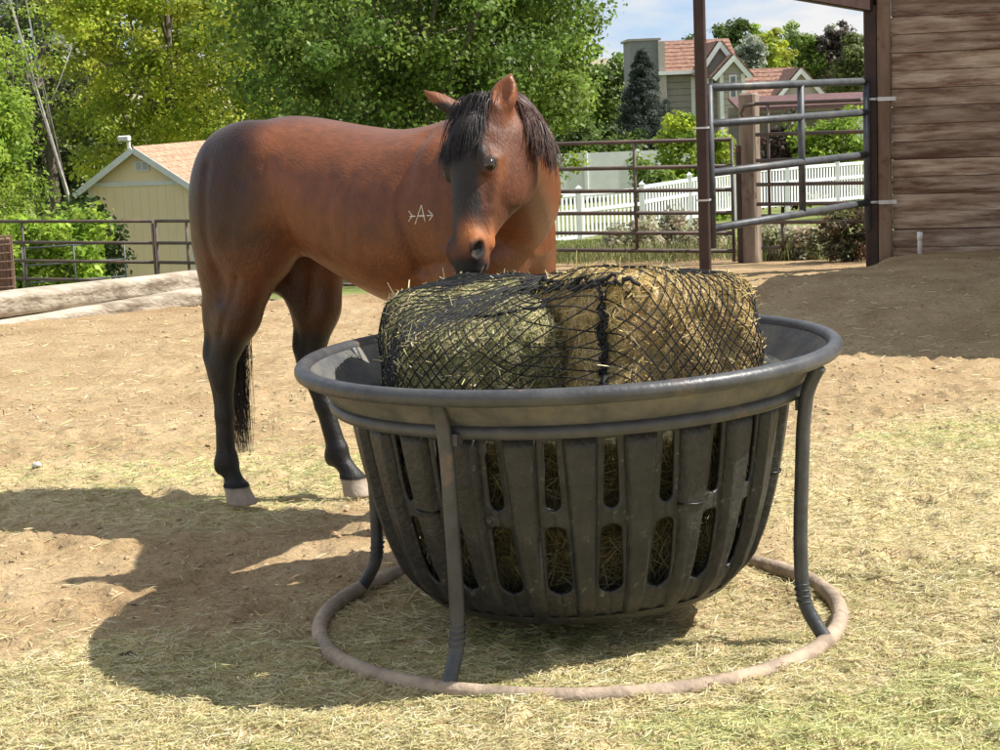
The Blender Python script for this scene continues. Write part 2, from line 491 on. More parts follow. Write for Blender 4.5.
# ------------------------------------------------------------------ the horse
# distance field of blended shapes -> one continuous skin (surface nets)
class Field:
    def __init__(s, lo, hi, h):
        s.lo = np.array(lo, float); s.h = h
        s.n = np.ceil((np.array(hi) - s.lo) / h).astype(int) + 1
        s.ax = [s.lo[i] + h * np.arange(s.n[i]) for i in range(3)]
        s.F = np.full(tuple(s.n), .3, np.float32)
    def put(s, fn, lo, hi, k=.03, cut=False):
        m = k + .03
        sl_ = []
        for i in range(3):
            a = int(np.clip(np.floor((lo[i] - m - s.lo[i]) / s.h), 0, s.n[i])); b_ = int(np.clip(np.ceil((hi[i] + m - s.lo[i]) / s.h) + 1, 0, s.n[i]))
            if b_ <= a: return
            sl_.append(slice(a, b_))
        X, Y, Z = np.meshgrid(s.ax[0][sl_[0]], s.ax[1][sl_[1]], s.ax[2][sl_[2]], indexing='ij')
        d = fn(X, Y, Z)
        A = s.F[tuple(sl_)]
        if cut:
            d = -d
            h = np.clip(.5 - .5 * (d - A) / k, 0, 1)
            s.F[tuple(sl_)] = d * (1 - h) + A * h + k * h * (1 - h)
        else:
            h = np.clip(.5 + .5 * (d - A) / k, 0, 1)
            s.F[tuple(sl_)] = d * (1 - h) + A * h - k * h * (1 - h)
    def ell(s, c, r, axes=None, k=.03, cut=False):
        c = np.array(c, float); r = np.array(r, float)
        ax = np.eye(3) if axes is None else np.array([Vector(a).normalized() for a in axes])
        def fn(X, Y, Z):
            P = np.stack([X - c[0], Y - c[1], Z - c[2]], -1) @ ax.T
            q = P / r
            k0 = np.sqrt((q ** 2).sum(-1)); k1 = np.sqrt(((q / r) ** 2).sum(-1)) + 1e-9
            return k0 * (k0 - 1) / k1
        m = r.max()
        e = np.abs(ax.T) @ r
        s.put(fn, c - e, c + e, k, cut)
    def cone(s, a, b_, ra, rb, k=.03, sq=None, cut=False):
        """tapered capsule; sq = (axis, scale) squeezes it along an axis"""
        a = np.array(a, float); b_ = np.array(b_, float); ba = b_ - a; bb = ba @ ba
        def fn(X, Y, Z):
            P = np.stack([X - a[0], Y - a[1], Z - a[2]], -1)
            t = np.clip((P @ ba) / bb, 0, 1)
            Q = P - t[..., None] * ba
            if sq is not None:
                axx = np.array(sq[0]); dd = Q @ axx
                Q = Q + dd[..., None] * axx * (1 / sq[1] - 1)
            return (np.sqrt((Q ** 2).sum(-1)) - (ra + (rb - ra) * t)) * (1 if sq is None else min(1, sq[1] * 1.15))
        m = max(ra, rb) * (max(1, sq[1]) if sq else 1)
        s.put(fn, np.minimum(a, b_) - m, np.maximum(a, b_) + m, k, cut)
    def chain(s, pts, k=.025, sq=None):
        for (p, q) in zip(pts[:-1], pts[1:]):
            s.cone(p[:3], q[:3], p[3], q[3], k, sq)
    def sweep(s, org, ax, keys, k=.03, ends=.02, pw=2.0):
        """tube along ax[0]; keys: t, up, down, half width; ax rows: along, up, side"""
        org = np.array(org, float); ax = np.array([Vector(a).normalized() for a in ax])
        K = np.array(keys, float)
        tt = np.linspace(K[0, 0], K[-1, 0], 240)
        cols_ = []
        for j in (1, 2, 3):
            v = np.interp(tt, K[:, 0], K[:, j])
            for _ in range(2):
                pv = np.pad(v, 8, mode='edge'); v = np.convolve(pv, np.ones(17) / 17, 'valid')
            cols_.append(v)
        def fn(X, Y, Z):
            P = np.stack([X - org[0], Y - org[1], Z - org[2]], -1) @ ax.T
            t, u, w = P[..., 0], P[..., 1], P[..., 2]
            tc_ = np.clip(t, tt[0], tt[-1])
            up = np.interp(tc_, tt, cols_[0]); dn = np.interp(tc_, tt, cols_[1]); hw = np.interp(tc_, tt, cols_[2])
            c = (up + dn) / 2; a = np.maximum((up - dn) / 2, .01)
            rr = (np.abs(w / hw) ** pw + np.abs((u - c) / a) ** pw) ** (1 / pw)
            d = (rr - 1) * np.minimum(a, hw)
            over = np.maximum(tt[0] - t, t - tt[-1])
            return np.where(over > 0, np.sqrt(np.maximum(d, 0) ** 2 + over ** 2), np.maximum(d, over) if ends == 0 else d)
        cor = []
        for kk in K:
            for u_ in (kk[1], kk[2]):
                for w_ in (-kk[3], kk[3]):
                    cor.append(org + ax[0] * kk[0] + ax[1] * u_ + ax[2] * w_)
        cor = np.array(cor)
        s.put(fn, cor.min(0) - .03, cor.max(0) + .03, k)
    def skin(s, smooth=3):
        F, h = s.F, s.h
        S = F < 0
        n0, n1, n2 = F.shape
        cs = [S[i:n0 - 1 + i, j:n1 - 1 + j, k:n2 - 1 + k] for i in (0, 1) for j in (0, 1) for k in (0, 1)]
        anyc = np.logical_or.reduce(cs); allc = np.logical_and.reduce(cs)
        act = anyc & ~allc
        C = np.argwhere(act)
        cid = np.full(act.shape, -1, np.int32); cid[tuple(C.T)] = np.arange(len(C))
        corner = {(i, j, k): F[C[:, 0] + i, C[:, 1] + j, C[:, 2] + k] for i in (0, 1) for j in (0, 1) for k in (0, 1)}
        acc = np.zeros((len(C), 3)); cnt = np.zeros(len(C))
        for a in corner:
            for d in range(3):
                if a[d] == 0:
                    b_ = list(a); b_[d] = 1; b_ = tuple(b_)
                    fa, fb = corner[a], corner[b_]
                    x = (fa < 0) != (fb < 0)
                    t = np.where(x, fa / np.where(x, fa - fb, 1), 0)
                    p = np.array(a, float)[None, :].repeat(len(C), 0); p[:, d] += t
                    acc += np.where(x[:, None], p, 0); cnt += x
        V = s.lo + h * (C + acc / cnt[:, None])
        Q = []
        for d in range(3):
            e1, e2 = [(1, 2), (2, 0), (0, 1)][d]
            sl0 = [slice(None)] * 3; sl1 = [slice(None)] * 3
            sl0[d] = slice(0, -1); sl1[d] = slice(1, None)
            ch = S[tuple(sl0)] != S[tuple(sl1)]
            E_ = np.argwhere(ch)
            E_ = E_[(E_[:, e1] > 0) & (E_[:, e2] > 0) & (E_[:, e1] < F.shape[e1] - 1) & (E_[:, e2] < F.shape[e2] - 1)]
            ins = S[tuple(E_.T)]
            def cell(o1, o2):
                q = E_.copy(); q[:, e1] -= o1; q[:, e2] -= o2
                return cid[tuple(q.T)]
            quad = np.stack([cell(1, 1), cell(0, 1), cell(0, 0), cell(1, 0)], -1)
            quad[~ins] = quad[~ins][:, ::-1]
            Q.append(quad)
        Q = np.concatenate(Q)
        E_ = np.concatenate([Q[:, [0, 1]], Q[:, [1, 2]], Q[:, [2, 3]], Q[:, [3, 0]]])
        for it in range(smooth):
            for lam in (.55, -.5):
                a2 = np.zeros_like(V); c2_ = np.zeros(len(V))
                for j in range(3):
                    a2[:, j] = np.bincount(E_[:, 0], V[E_[:, 1], j], len(V)) + np.bincount(E_[:, 1], V[E_[:, 0], j], len(V))
                c2_ = np.bincount(E_[:, 0], minlength=len(V)) + np.bincount(E_[:, 1], minlength=len(V))
                V = V + lam * (a2 / np.maximum(c2_, 1)[:, None] - V)
        return V, Q

TH = R(-31)                                                # heading: right and towards the viewer
HO = Vector((-.42, 6.55, 0))
FW = Vector((math.cos(TH), math.sin(TH), 0)); LT = Vector((-math.sin(TH), math.cos(TH), 0))
def h2w(p):
    return HO + FW * p[0] + LT * p[1] + Vector((0, 0, p[2]))
def w2h(p):
    d = Vector(p) - HO
    return Vector((d.dot(FW), d.dot(LT), p[2]))
def dirh(v):
    v = Vector(v)
    return Vector((v.dot(FW), v.dot(LT), v.z))
# head frame, in world directions: along (poll -> nose), front (forehead normal), left cheek
YAW = R(47)
POLL = w2h(at(489, 108, 5.62))
NOSE = w2h(at(467, 268, 5.43))
HA = (NOSE - POLL).normalized()
fr0 = dirh((-math.sin(YAW), -math.cos(YAW), 0))
HF = (fr0 - HA * fr0.dot(HA)).normalized()
HL = HA.cross(HF); 
if HL.dot(dirh((1, 0, 0))) < 0: HL = -HL
def hd(a, f, s_):
    return POLL + HA * a + HF * f + HL * s_
HS = (NOSE - POLL).length / .545                           # scale of the head

fld = Field((-.92, -1.06, -.005), (1.12, .42, 1.72), .0078)
# trunk
fld.sweep((0, 0, 0), ((1, 0, 0), (0, 0, 1), (0, 1, 0)), [
    (-.735, 1.20, 1.06, .05), (-.69, 1.30, .98, .15), (-.60, 1.395, .94, .235), (-.48, 1.455, .95, .275), (-.36, 1.47, .965, .285), (-.25, 1.455, .945, .275),
    (-.08, 1.425, .855, .288), (.10, 1.40, .775, .308), (.24, 1.41, .755, .305), (.36, 1.44, .76, .275), (.46, 1.455, .77, .24), (.56, 1.40, .80, .215),
    (.61, 1.28, .87, .17), (.655, 1.18, .93, .115), (.68, 1.10, 1.0, .06)], k=.03, pw=2.15)
# quarters, flank, shoulder, chest muscles
for s_ in (-1, 1):
    fld.ell((-.52, s_ * .148, 1.17), (.20, .138, .27), k=.06)
    fld.ell((-.615, s_ * .12, 1.04), (.12, .108, .25), k=.06)
    fld.ell((-.44, s_ * .168, 1.07), (.15, .115, .19), ((.9, 0, -.45), (0, 1, 0), (.45, 0, .9)), k=.05)
    fld.ell((-.43, s_ * .17, 1.36), (.09, .075, .075), k=.08)
    fld.ell((.43, s_ * .175, 1.10), (.15, .10, .27), ((.93, 0, .36), (0, 1, 0), (-.36, 0, .93)), k=.045)
    fld.ell((.51, s_ * .14, 1.0), (.125, .085, .15), k=.05)
    fld.ell((.585, s_ * .085, .99), (.08, .085, .13), k=.05)
    fld.ell((.44, s_ * .17, .90), (.12, .085, .12), k=.05)
# hind legs: hip dx moves the whole leg forward, lean = extra offset of the foot
SQ = ((0, 1, 0), .82)
def hind(s_, stifle, hock, fet, hoof):
    y = s_ * .15
    fld.chain([(-.50, y, 1.06, .165), (stifle[0], y * 1.02, stifle[1], .118)], .06, ((0, 1, 0), .72))
    fld.chain([(stifle[0] - .04, y, stifle[1] - .02, .115), ((stifle[0] * .38 + hock[0] * .62), y * .98, stifle[1] * .45 + hock[1] * .55, .085), (hock[0], y * .95, hock[1] + .02, .055)], .045, ((0, 1, 0), .78))
    fld.chain([(-.61, y * .95, .98, .11), (hock[0] - .005, y * .95, hock[1] + .19, .052)], .05, ((0, 1, 0), .75))
    # hock: point of hock behind, tendon up to the gaskin
    fld.ell((hock[0] - .048, y * .95, hock[1] + .045), (.026, .026, .055), k=.03)
    fld.cone((hock[0] - .052, y * .95, hock[1] + .05), (hock[0] - .03, y * .95, hock[1] + .24), .019, .03, .03)
    fld.ell((hock[0], y * .95, hock[1] - .02), (.052, .045, .075), k=.03)
    # cannon: bone in front, tendons behind
    d = Vector((fet[0] - hock[0], 0, fet[1] - hock[1]))
    yb = y * .95
    fld.chain([(hock[0] + .008, yb, hock[1] - .05, .036), (hock[0] + d.x * .5 + .008, yb, hock[1] + d.z * .5, .0275), (fet[0], yb, fet[1] + .03, .032)], .02)
    fld.chain([(hock[0] - .03, yb, hock[1] - .03, .025), (hock[0] + d.x * .5 - .02, yb, hock[1] + d.z * .5, .02), (fet[0] - .022, yb, fet[1] + .02, .025)], .02)
    fld.ell((fet[0], yb, fet[1]), (.044, .038, .046), k=.025)
    fld.ell((fet[0] - .035, yb, fet[1] - .018), (.024, .028, .034), k=.025)
    fld.chain([(fet[0] + .004, yb, fet[1] - .02, .034), (hoof[0] - .02, yb, .088, .035)], .02)
    fld.ell((hoof[0] - .015, yb, .078), (.052, .046, .022), k=.015)
    # hoof wall
    hp = np.array([hoof[0], yb])
    def hf(X, Y, Z, hp=hp):
        t = np.clip(1 - Z / .08, -.3, 1.3)
        cx = hp[0] - .018 + .03 * t
        rx, ry = .046 + .017 * t, .044 + .013 * t
        q = np.sqrt(((X - cx) / rx) ** 2 + ((Y - hp[1]) / ry) ** 2)
        return np.maximum((q - 1) * .05, np.maximum(Z - .076, -Z + .006))
    fld.put(hf, (hp[0] - .09, hp[1] - .08, 0), (hp[0] + .1, hp[1] + .08, .08), .012)
def fore(s_, dx=0):
    y = s_ * .135
    x0 = .50 + dx
    fld.chain([(.50, s_ * .16, .95, .125), (x0 + .01, y, .76, .088), (x0, y, .52, .056), (x0 + .006, y, .46, .05)], .04, ((0, 1, 0), .85))
    fld.ell((x0 + .012, y, .435), (.048, .045, .06), k=.03)
    fld.chain([(x0 + .006, y, .40, .036), (x0 + .002, y, .26, .028), (x0, y, .17, .034)], .02)
    fld.chain([(x0 - .026, y, .40, .026), (x0 - .024, y, .2, .024)], .02)
    fld.ell((x0, y, .155), (.042, .037, .045), k=.025)
    fld.chain([(x0 + .004, y, .14, .034), (x0 + .045, y, .085, .035)], .02)
    hp = (x0 + .06, y)
    def hf(X, Y, Z):
        t = np.clip(1 - Z / .08, -.3, 1.3)
        cx = hp[0] - .018 + .03 * t
        rx, ry = .05 + .017 * t, .048 + .014 * t
        q = np.sqrt(((X - cx) / rx) ** 2 + ((Y - hp[1]) / ry) ** 2)
        return np.maximum((q - 1) * .05, np.maximum(Z - .08, -Z + .006))
    fld.put(hf, (hp[0] - .09, hp[1] - .08, 0), (hp[0] + .1, hp[1] + .08, .08), .012)
RHIND = ((-.40, .985), (-.655, .53), (-.655, .165), (-.605, 0))
LHIND = ((-.33, .985), (-.445, .53), (-.34, .165), (-.262, 0))
hind(-1, *RHIND)
hind(1, *LHIND)
fore(-1); fore(1, .06)
# neck: from the withers and chest, bending to the horse's right up to the poll
def bez(p, t):
    p = [Vector(q) for q in p]
    while len(p) > 1:
        p = [p[i].lerp(p[i + 1], t) for i in range(len(p) - 1)]
    return p[0]
crest = [Vector((.38, 0, 1.40)), Vector((.56, -.05, 1.50)), Vector((.74, -.33, 1.55)), hd(.0, -.03, 0)]
throat = [Vector((.60, -.03, .98)), Vector((.74, -.05, 1.0)), Vector((.84, -.36, 1.14)), hd(.16, -.15, 0)]
NK = 16
NECK = []
for i in range(NK + 1):
    t = i / NK
    a, b_ = bez(crest, t), bez(throat, t)
    c = (a + b_) / 2
    v = (a - b_)
    hv = v.length / 2
    tan = (bez(crest, min(t + .03, 1)) + bez(throat, min(t + .03, 1)) - bez(crest, max(t - .03, 0)) - bez(throat, max(t - .03, 0))).normalized()
    v.normalize()
    tan = (tan - v * tan.dot(v)).normalized()
    lat = tan.cross(v)
    w = np.interp(t, [0, .25, .5, .8, 1], [.19, .165, .125, .098, .085])
    NECK.append((a, b_, tan, v, lat, w))
    fld.ell(c, (.11, hv, w), (tan, v, lat), k=.035)
# head
S_ = HS
fld.sweep(POLL, (HA, HF, HL), [(a * S_, f * S_, b_ * S_, w * S_) for (a, f, b_, w) in [
    (-.015, .03, -.09, .06), (.04, .07, -.13, .084), (.10, .095, -.165, .098), (.17, .103, -.192, .102), (.235, .098, -.198, .098), (.29, .087, -.172, .085), (.34, .076, -.128, .072),
    (.40, .066, -.088, .061), (.45, .058, -.068, .056), (.50, .052, -.064, .060), (.535, .040, -.056, .057), (.565, .012, -.03, .04)]], k=.03, pw=2.3)
for s_ in (-1, 1):
    fld.ell(hd(.205 * S_, -.085 * S_, s_ * .066 * S_), (.115 * S_, .098 * S_, .038 * S_), (HA, HF, HL), k=.022)          # cheek
    fld.cone(hd(.20 * S_, .02 * S_, s_ * .094 * S_), hd(.35 * S_, -.012 * S_, s_ * .068 * S_), .018 * S_, .011 * S_, .022)    # cheek crest
    fld.ell(hd(.192 * S_, .066 * S_, s_ * .082 * S_), (.040 * S_, .024 * S_, .020 * S_), (HA, HF, HL), k=.02)              # brow
    fld.ell(hd(.225 * S_, .047 * S_, s_ * .086 * S_), (.038 * S_, .028 * S_, .017 * S_), (HA, HF, HL), k=.012)            # eyelids
    fld.ell(hd(.15 * S_, .055 * S_, s_ * .098 * S_), (.022 * S_, .018 * S_, .014 * S_), (HA, HF, HL), k=.02, cut=True)     # hollow over the eye
    fld.ell(hd(.485 * S_, .018 * S_, s_ * .055 * S_), (.045 * S_, .032 * S_, .02 * S_), (HA, HF, HL), k=.02)               # nostril rim
    fld.cone(hd(.36 * S_, -.005 * S_, s_ * .058 * S_), hd(.46 * S_, -.035 * S_, s_ * .05 * S_), .012 * S_, .02 * S_, .02)
    fld.ell(hd(.497 * S_, .018 * S_, s_ * .076 * S_), (.031 * S_, .017 * S_, .034 * S_), (HA * .9 + HF * .35, HF * .9 - HA * .35, HL), k=.01, cut=True)
    fld.ell(hd(.52 * S_, -.012 * S_, s_ * .024 * S_), (.034 * S_, .03 * S_, .03 * S_), (HA, HF, HL), k=.02)               # upper lip
fld.ell(hd(.515 * S_, -.055 * S_, 0), (.036 * S_, .022 * S_, .033 * S_), (HA, HF, HL), k=.012)                            # lower lip, chin
fld.ell(hd(.535 * S_, -.037 * S_, 0), (.03 * S_, .005 * S_, .06 * S_), (HA, HF, HL), k=.008, cut=True)                    # mouth
# ears
EARS = [((.035, .012, .062), w2h(at(512, 72, 5.58)), HF * .75 + HL * .65, 1.0), ((.035, .012, -.062), w2h(at(418, 88, 5.64)), HF * .55 - HL * .85, .74)]
for (base, tip, op, ew) in EARS:
    b0 = hd(base[0] * S_, base[1] * S_, base[2] * S_)
    al = (tip - b0); le = min(al.length, .185); al.normalize()
    tip = b0 + al * le
    op = (op - al * op.dot(al)).normalized(); sd = al.cross(op)
    fld.cone(b0 - al * .02, b0 + al * le * .3, .034 * ew, .037 * ew, .02)
    fld.ell(b0 + al * le * .44, (le * .40, .030 * ew, .039 * ew), (al, op, sd), k=.02)
    fld.cone(b0 + al * le * .55, tip, .026 * ew, .003, .02)
    fld.ell(b0 + al * le * .5 + op * .030 * ew, (le * .36, .023 * ew, .024 * ew), (al, op, sd), k=.012, cut=True)
HV, HQ = fld.skin(3)
del fld

# coat colours by place on the body
def npd(v): return np.array(v)
P = HV
loc = P - npd(POLL)
ca, cf, cs_ = loc @ npd(HA) / S_, loc @ npd(HF) / S_, loc @ npd(HL) / S_
zz = P[:, 2]
nz1 = fbm(P[:, 0] * 5 + P[:, 1] * 3, zz * 5 - P[:, 1] * 4, 5, 3)
nz2 = fbm(P[:, 0] * 14, zz * 14 + P[:, 1] * 10, 15, 3)
base = np.array([.120, .036, .0120]); bright = np.array([.188, .061, .020]); darkb = np.array([.022, .0072, .0046]); black = np.array([.0068, .0055, .0053]); tan_ = np.array([.36, .125, .038])
C = base + (bright - base) * (nz1 * .9)[:, None]
def blend(C, c, w):
    w = np.clip(w, 0, 1)[:, None]
    return C * (1 - w) + c * w
isbody = P[:, 0] < .50
C = blend(C, darkb, .92 * sstep(-.22, -.46, P[:, 0] + .14 * (nz1 - .5)) * sstep(.86, 1.12, zz + .1 * nz1))              # darker croup
C = blend(C, darkb, .35 * sstep(1.42, 1.47, zz + .03 * (nz1 - .5)) * (P[:, 0] < .3))                 # dark along the back
C = blend(C, darkb, .55 * sstep(-.34, -.7, P[:, 0]) * sstep(1.1, .8, zz))
C = blend(C, bright * 1.12, .6 * sstep(.98, .80, zz) * sstep(-.35, -.05, P[:, 0]) * sstep(.7, .4, P[:, 0]))
leg = sstep(.74, .62, zz + .16 * (nz1 - .5))
C = blend(C, darkb * .8, sstep(.98, .72, zz) * (P[:, 0] < -.2) * (np.abs(P[:, 1]) > .03) * .75)
C = blend(C, black, leg)
hoofm = (zz < .074)
C[hoofm] = np.array([.30, .25, .20]) * (.75 + .5 * nz2[hoofm])[:, None]
ishead = (ca > -.03) & (ca < .62) & (cf > -.21) & (cf < .16) & (np.abs(cs_) < .16)
w_h = ishead.astype(float)
C = blend(C, np.array([.088, .028, .0115]), w_h * .8 * sstep(-.02, .12, ca))
# dark front of the face, brown-gold cheek in front of the muzzle, dark muzzle
C = blend(C, black * 1.5, w_h * .97 * sstep(.034, .072, cf + .04 * (nz2 - .5) + .055 * sstep(.24, .40, ca) - .12 * np.maximum(cs_, 0)) * sstep(.52, .44, ca))
C = blend(C, tan_, w_h * .85 * np.exp(-((ca - .452) / .045) ** 2) * sstep(-.02, .03, cs_))
C = blend(C, tan_ * .55, w_h * .6 * np.exp(-((ca - .225) / .06) ** 2 - ((cf - .0) / .035) ** 2) * sstep(.05, .08, cs_))
C = blend(C, black * 1.6, w_h * sstep(.50, .54, ca + .02 * (nz2 - .5)))
C = blend(C, np.array([.16, .115, .10]), w_h * .8 * sstep(.525, .55, ca + .3 * (-cf - .03)) * (cf < -.02))
for s_ in (-1, 1):
    for (cc, rr, kk) in (((.497, .018, s_ * .07), .04, black * .5), ((.225, .047, s_ * .102), .031, black * 1.3)):
        dd = np.sqrt((ca - cc[0]) ** 2 + (cf - cc[1]) ** 2 + (cs_ - cc[2]) ** 2)
        C = blend(C, kk, sstep(rr, rr * .55, dd))
# dark ears' rims and poll
C = blend(C, darkb * .5, (ca < -.04) * sstep(-.12, -.17, ca) * .8 * (P[:, 0] > .55))
neckdark = np.zeros(len(P))
for (a, b_, tan, v, lat, w) in NECK[2:-1]:
    dd = np.sqrt(((P - npd(a)) ** 2).sum(1))
    neckdark = np.maximum(neckdark, sstep(.16, .05, dd))
C = blend(C, darkb * .45, neckdark * .8 * (1 - w_h) * (1 - ((ca < .03) & (np.abs(cs_) > .035) & (cf > -.07))))
ear_lift = (ca < .005) & (np.abs(cs_) > .03) & (cf > -.07) & (P[:, 0] > .5)
C = blend(C, np.array([.21, .07, .026]), ear_lift * .75 * sstep(-.17, -.10, ca))  # ears lightened in the coat colour to make up for their shade
C = C * (.86 + .28 * nz2)[:, None]
gloss = np.clip(1 - w_h * sstep(.40, .48, ca) - (zz < .09), 0, 1) * (1 - .45 * leg) * (1 - .5 * w_h)
# muscle lines pressed into the skin
tri_n = np.cross(HV[HQ[:, 2]] - HV[HQ[:, 0]], HV[HQ[:, 3]] - HV[HQ[:, 1]])
vn_ = np.zeros_like(HV)
for j in range(4):
    for c_ in range(3): vn_[:, c_] += np.bincount(HQ[:, j], tri_n[:, c_], len(HV))
vn_ /= np.linalg.norm(vn_, axis=1)[:, None] + 1e-12
disp = np.zeros(len(HV))
side_ = sstep(.09, .13, np.abs(HV[:, 1])) * (HV[:, 0] < .66)
for (pl_, A_, w_) in (([(.33, 1.37), (.29, 1.15), (.34, .93)], .011, .026), ([(.50, 1.36), (.57, 1.12), (.60, 1.02)], .012, .03), ([(.34, .93), (.45, .955), (.55, .93)], .009, .024),
                      ([(-.29, 1.30), (-.245, 1.10), (-.24, .99)], .013, .032), ([(-.56, 1.30), (-.585, 1.05), (-.575, .80)], .009, .02), ([(-.48, .88), (-.60, .66)], .007, .018),
                      ([(-.40, 1.25), (-.47, 1.02)], .006, .03), ([(.17, 1.25), (.14, 1.0)], .003, .02), ([(.09, 1.25), (.06, .98)], .003, .02), ([(.01, 1.24), (-.02, .98)], .003, .02),
                      ([(-.36, 1.36), (-.35, 1.34)], -.012, .05), ([(.40, 1.15), (.44, 1.0)], -.006, .04)):
    dm = np.full(len(HV), 9.0)
    for (p_, q_) in zip(pl_[:-1], pl_[1:]):
        p_, q_ = np.array(p_), np.array(q_); e_ = q_ - p_
        XZ = HV[:, [0, 2]] - p_
        t_ = np.clip(XZ @ e_ / (e_ @ e_), 0, 1)
        dm = np.minimum(dm, np.linalg.norm(XZ - t_[:, None] * e_, axis=1))
    disp -= A_ * np.exp(-(dm / w_) ** 2)
HV = HV + vn_ * (disp * side_)[:, None]
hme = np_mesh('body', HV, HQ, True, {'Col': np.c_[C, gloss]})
M['coat'] = mat('horse_coat', (.80, .78, .76), (1.16, 1.14, 1.10), 45, .40, .22, 170, attr='Col', spec=.40, stretch=(.5, 1, .35), detail=8)
hb = M['coat'].node_tree.nodes['Principled BSDF']
hn_, hl_ = M['coat'].node_tree.nodes, M['coat'].node_tree.links
va_ = [k_ for k_ in hn_ if k_.type == 'VERTEX_COLOR'][0]
mr_ = hn_.new('ShaderNodeMapRange'); mr_.inputs['To Min'].default_value = .72; mr_.inputs['To Max'].default_value = .37
hl_.new(va_.outputs['Alpha'], mr_.inputs['Value']); hl_.new(mr_.outputs[0], hb.inputs['Roughness'])
hb.inputs['Sheen Weight'].default_value = .04
hb.inputs['Sheen Roughness'].default_value = .4
hb.inputs['Sheen Tint'].default_value = (1, .72, .5, 1)
M['hair'] = mat('horse_hair', (.010, .008, .008), (.030, .018, .015), 30, .42, spec=.5)
M['hair_brown'] = mat('mane_brown', (.03, .015, .012), (.10, .04, .026), 18, .48, spec=.45)
M['eye'] = mat('eye', (.012, .007, .005), (.02, .01, .006), 30, .05, spec=.8)
M['brand'] = mat('freeze_brand_hair', (.62, .56, .50), (.78, .73, .67), 40, .8)
horse = empty('horse', HO, TH)
tag(horse, 'bay horse with black mane and legs bending its head over the hay feeder', 'horse')
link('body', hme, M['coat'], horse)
BV = BVHTree.FromPolygons([tuple(v) for v in HV], [tuple(q) for q in HQ])
for s_ in (-1, 1):
    e = MB()
    prof = [(math.sin(PI * i / 10) * 1, -math.cos(PI * i / 10)) for i in range(11)]
    e.lathe([(max(a, .001) * .0235 * S_, b_ * .0225 * S_) for a, b_ in prof], 18)
    o = e.build('eye', M['eye'], horse, True)
    o.location = hd(.225 * S_, .047 * S_, s_ * .094 * S_)

def strands(paths, r0, seg=8, taper=.25, flat=.0):
    """thin three-sided hairs along polylines (numpy)"""
    V, F = [], []
    o = 0
    for pts in paths:
        pts = np.asarray(pts, float); m = len(pts)
        t = np.gradient(pts, axis=0); t /= np.linalg.norm(t, axis=1)[:, None] + 1e-9
        a = np.cross(t, rng.normal(size=3)); a /= np.linalg.norm(a, axis=1)[:, None] + 1e-9
        b_ = np.cross(t, a)
        rr = r0 * rng.uniform(.6, 1.4) * np.linspace(1, taper, m)
        for k in range(3):
            an = 2 * PI * k / 3
            V.append(pts + (a * math.cos(an) + b_ * math.sin(an)) * rr[:, None])
        i = np.arange(m - 1)
        for k in range(3):
            k2 = (k + 1) % 3
            F.append(np.stack([o + k * m + i, o + k2 * m + i, o + k2 * m + i + 1, o + k * m + i + 1], -1))
        o += 3 * m
    return np.concatenate(V), np.concatenate(F)
def hang(start, d0, length, down=(0, 0, -1), n=9, wig=.012, pull=None, keep=.012):
    """a lock that leaves along d0, falls, and lies on the skin"""
    p = Vector(start); d = Vector(d0).normalized(); out = [p.copy()]
    w = Vector((rng.normal(), rng.normal(), rng.normal())) * wig
    dn = Vector(down).normalized()
    for i in range(n - 1):
        d = (d + dn * .38 + w * .6 + Vector((rng.normal(), rng.normal(), rng.normal())) * wig * .8).normalized()
        p = p + d * (length / (n - 1))
        loc_, nor, ix, dist = BV.find_nearest(p)
        if loc_ is not None:
            sd = (p - loc_).dot(nor)
            if sd < keep:
                p = p + nor * (keep - sd)
        out.append(p.copy())
    return [tuple(q) for q in out]
# forelock: from the poll between the ears down over the forehead
paths = []
for i in range(2300):
    s0 = rng.normal() * .025
    st = hd((-.03 + abs(rng.normal()) * .02) * S_, (.045 + rng.normal() * .012) * S_, (s0 - .006) * S_)
    lk = math.floor(s0 * 70) / 70.0
    d0 = HF * .45 + HL * (lk * 7 - .12 + rng.normal() * .10) + HA * .6
    paths.append(hang(st, d0, rng.uniform(.10, .24), HA * 1.0 - HL * .10 - HF * .22, 10, .05, keep=.004 + .012 * rng.random()))
V, F = strands(paths, .0014)
link('forelock', np_mesh('forelock', V, F, True), M['hair'], horse)
# mane along the crest, falling on the horse's left (outer) side, some to the right near the poll
paths = []
for i in range(2600):
    t = rng.uniform(.22, 1.0)
    j = min(int(t * NK), NK - 1); fr_ = t * NK - j
    a = NECK[j][0].lerp(NECK[j + 1][0], fr_); lat = NECK[j][4]; v = NECK[j][3]; tan = NECK[j][2]
    side = 1 if (lat.dot(HL) > 0) else -1
    s_ = side * (1 if rng.random() < .86 else -1)
    st = a + v * .004 + lat * rng.normal() * .012
    paths.append(hang(st, v * .12 + lat * s_ * 1.0 + tan * rng.normal() * .18, rng.uniform(.12, .25), Vector((0, 0, -1)) - lat * s_ * .5, 10, .045, keep=.004 + .010 * rng.random()))
for i in range(900):
    q = rng.random()
    st = hd((-.025 + .05 * q) * S_, (-.045 - .085 * q) * S_, rng.normal(.012, .012) * S_)
    paths.append(hang(st, HL * 1.0 - HF * .45 - HA * .1, rng.uniform(.11, .24), HA * 1.0 + HL * .05 - HF * .12, 11, .05, keep=.006 + .014 * rng.random()))
V, F = strands(paths, .0016)
link('mane', np_mesh('mane', V, F, True), M['hair_brown'], horse)
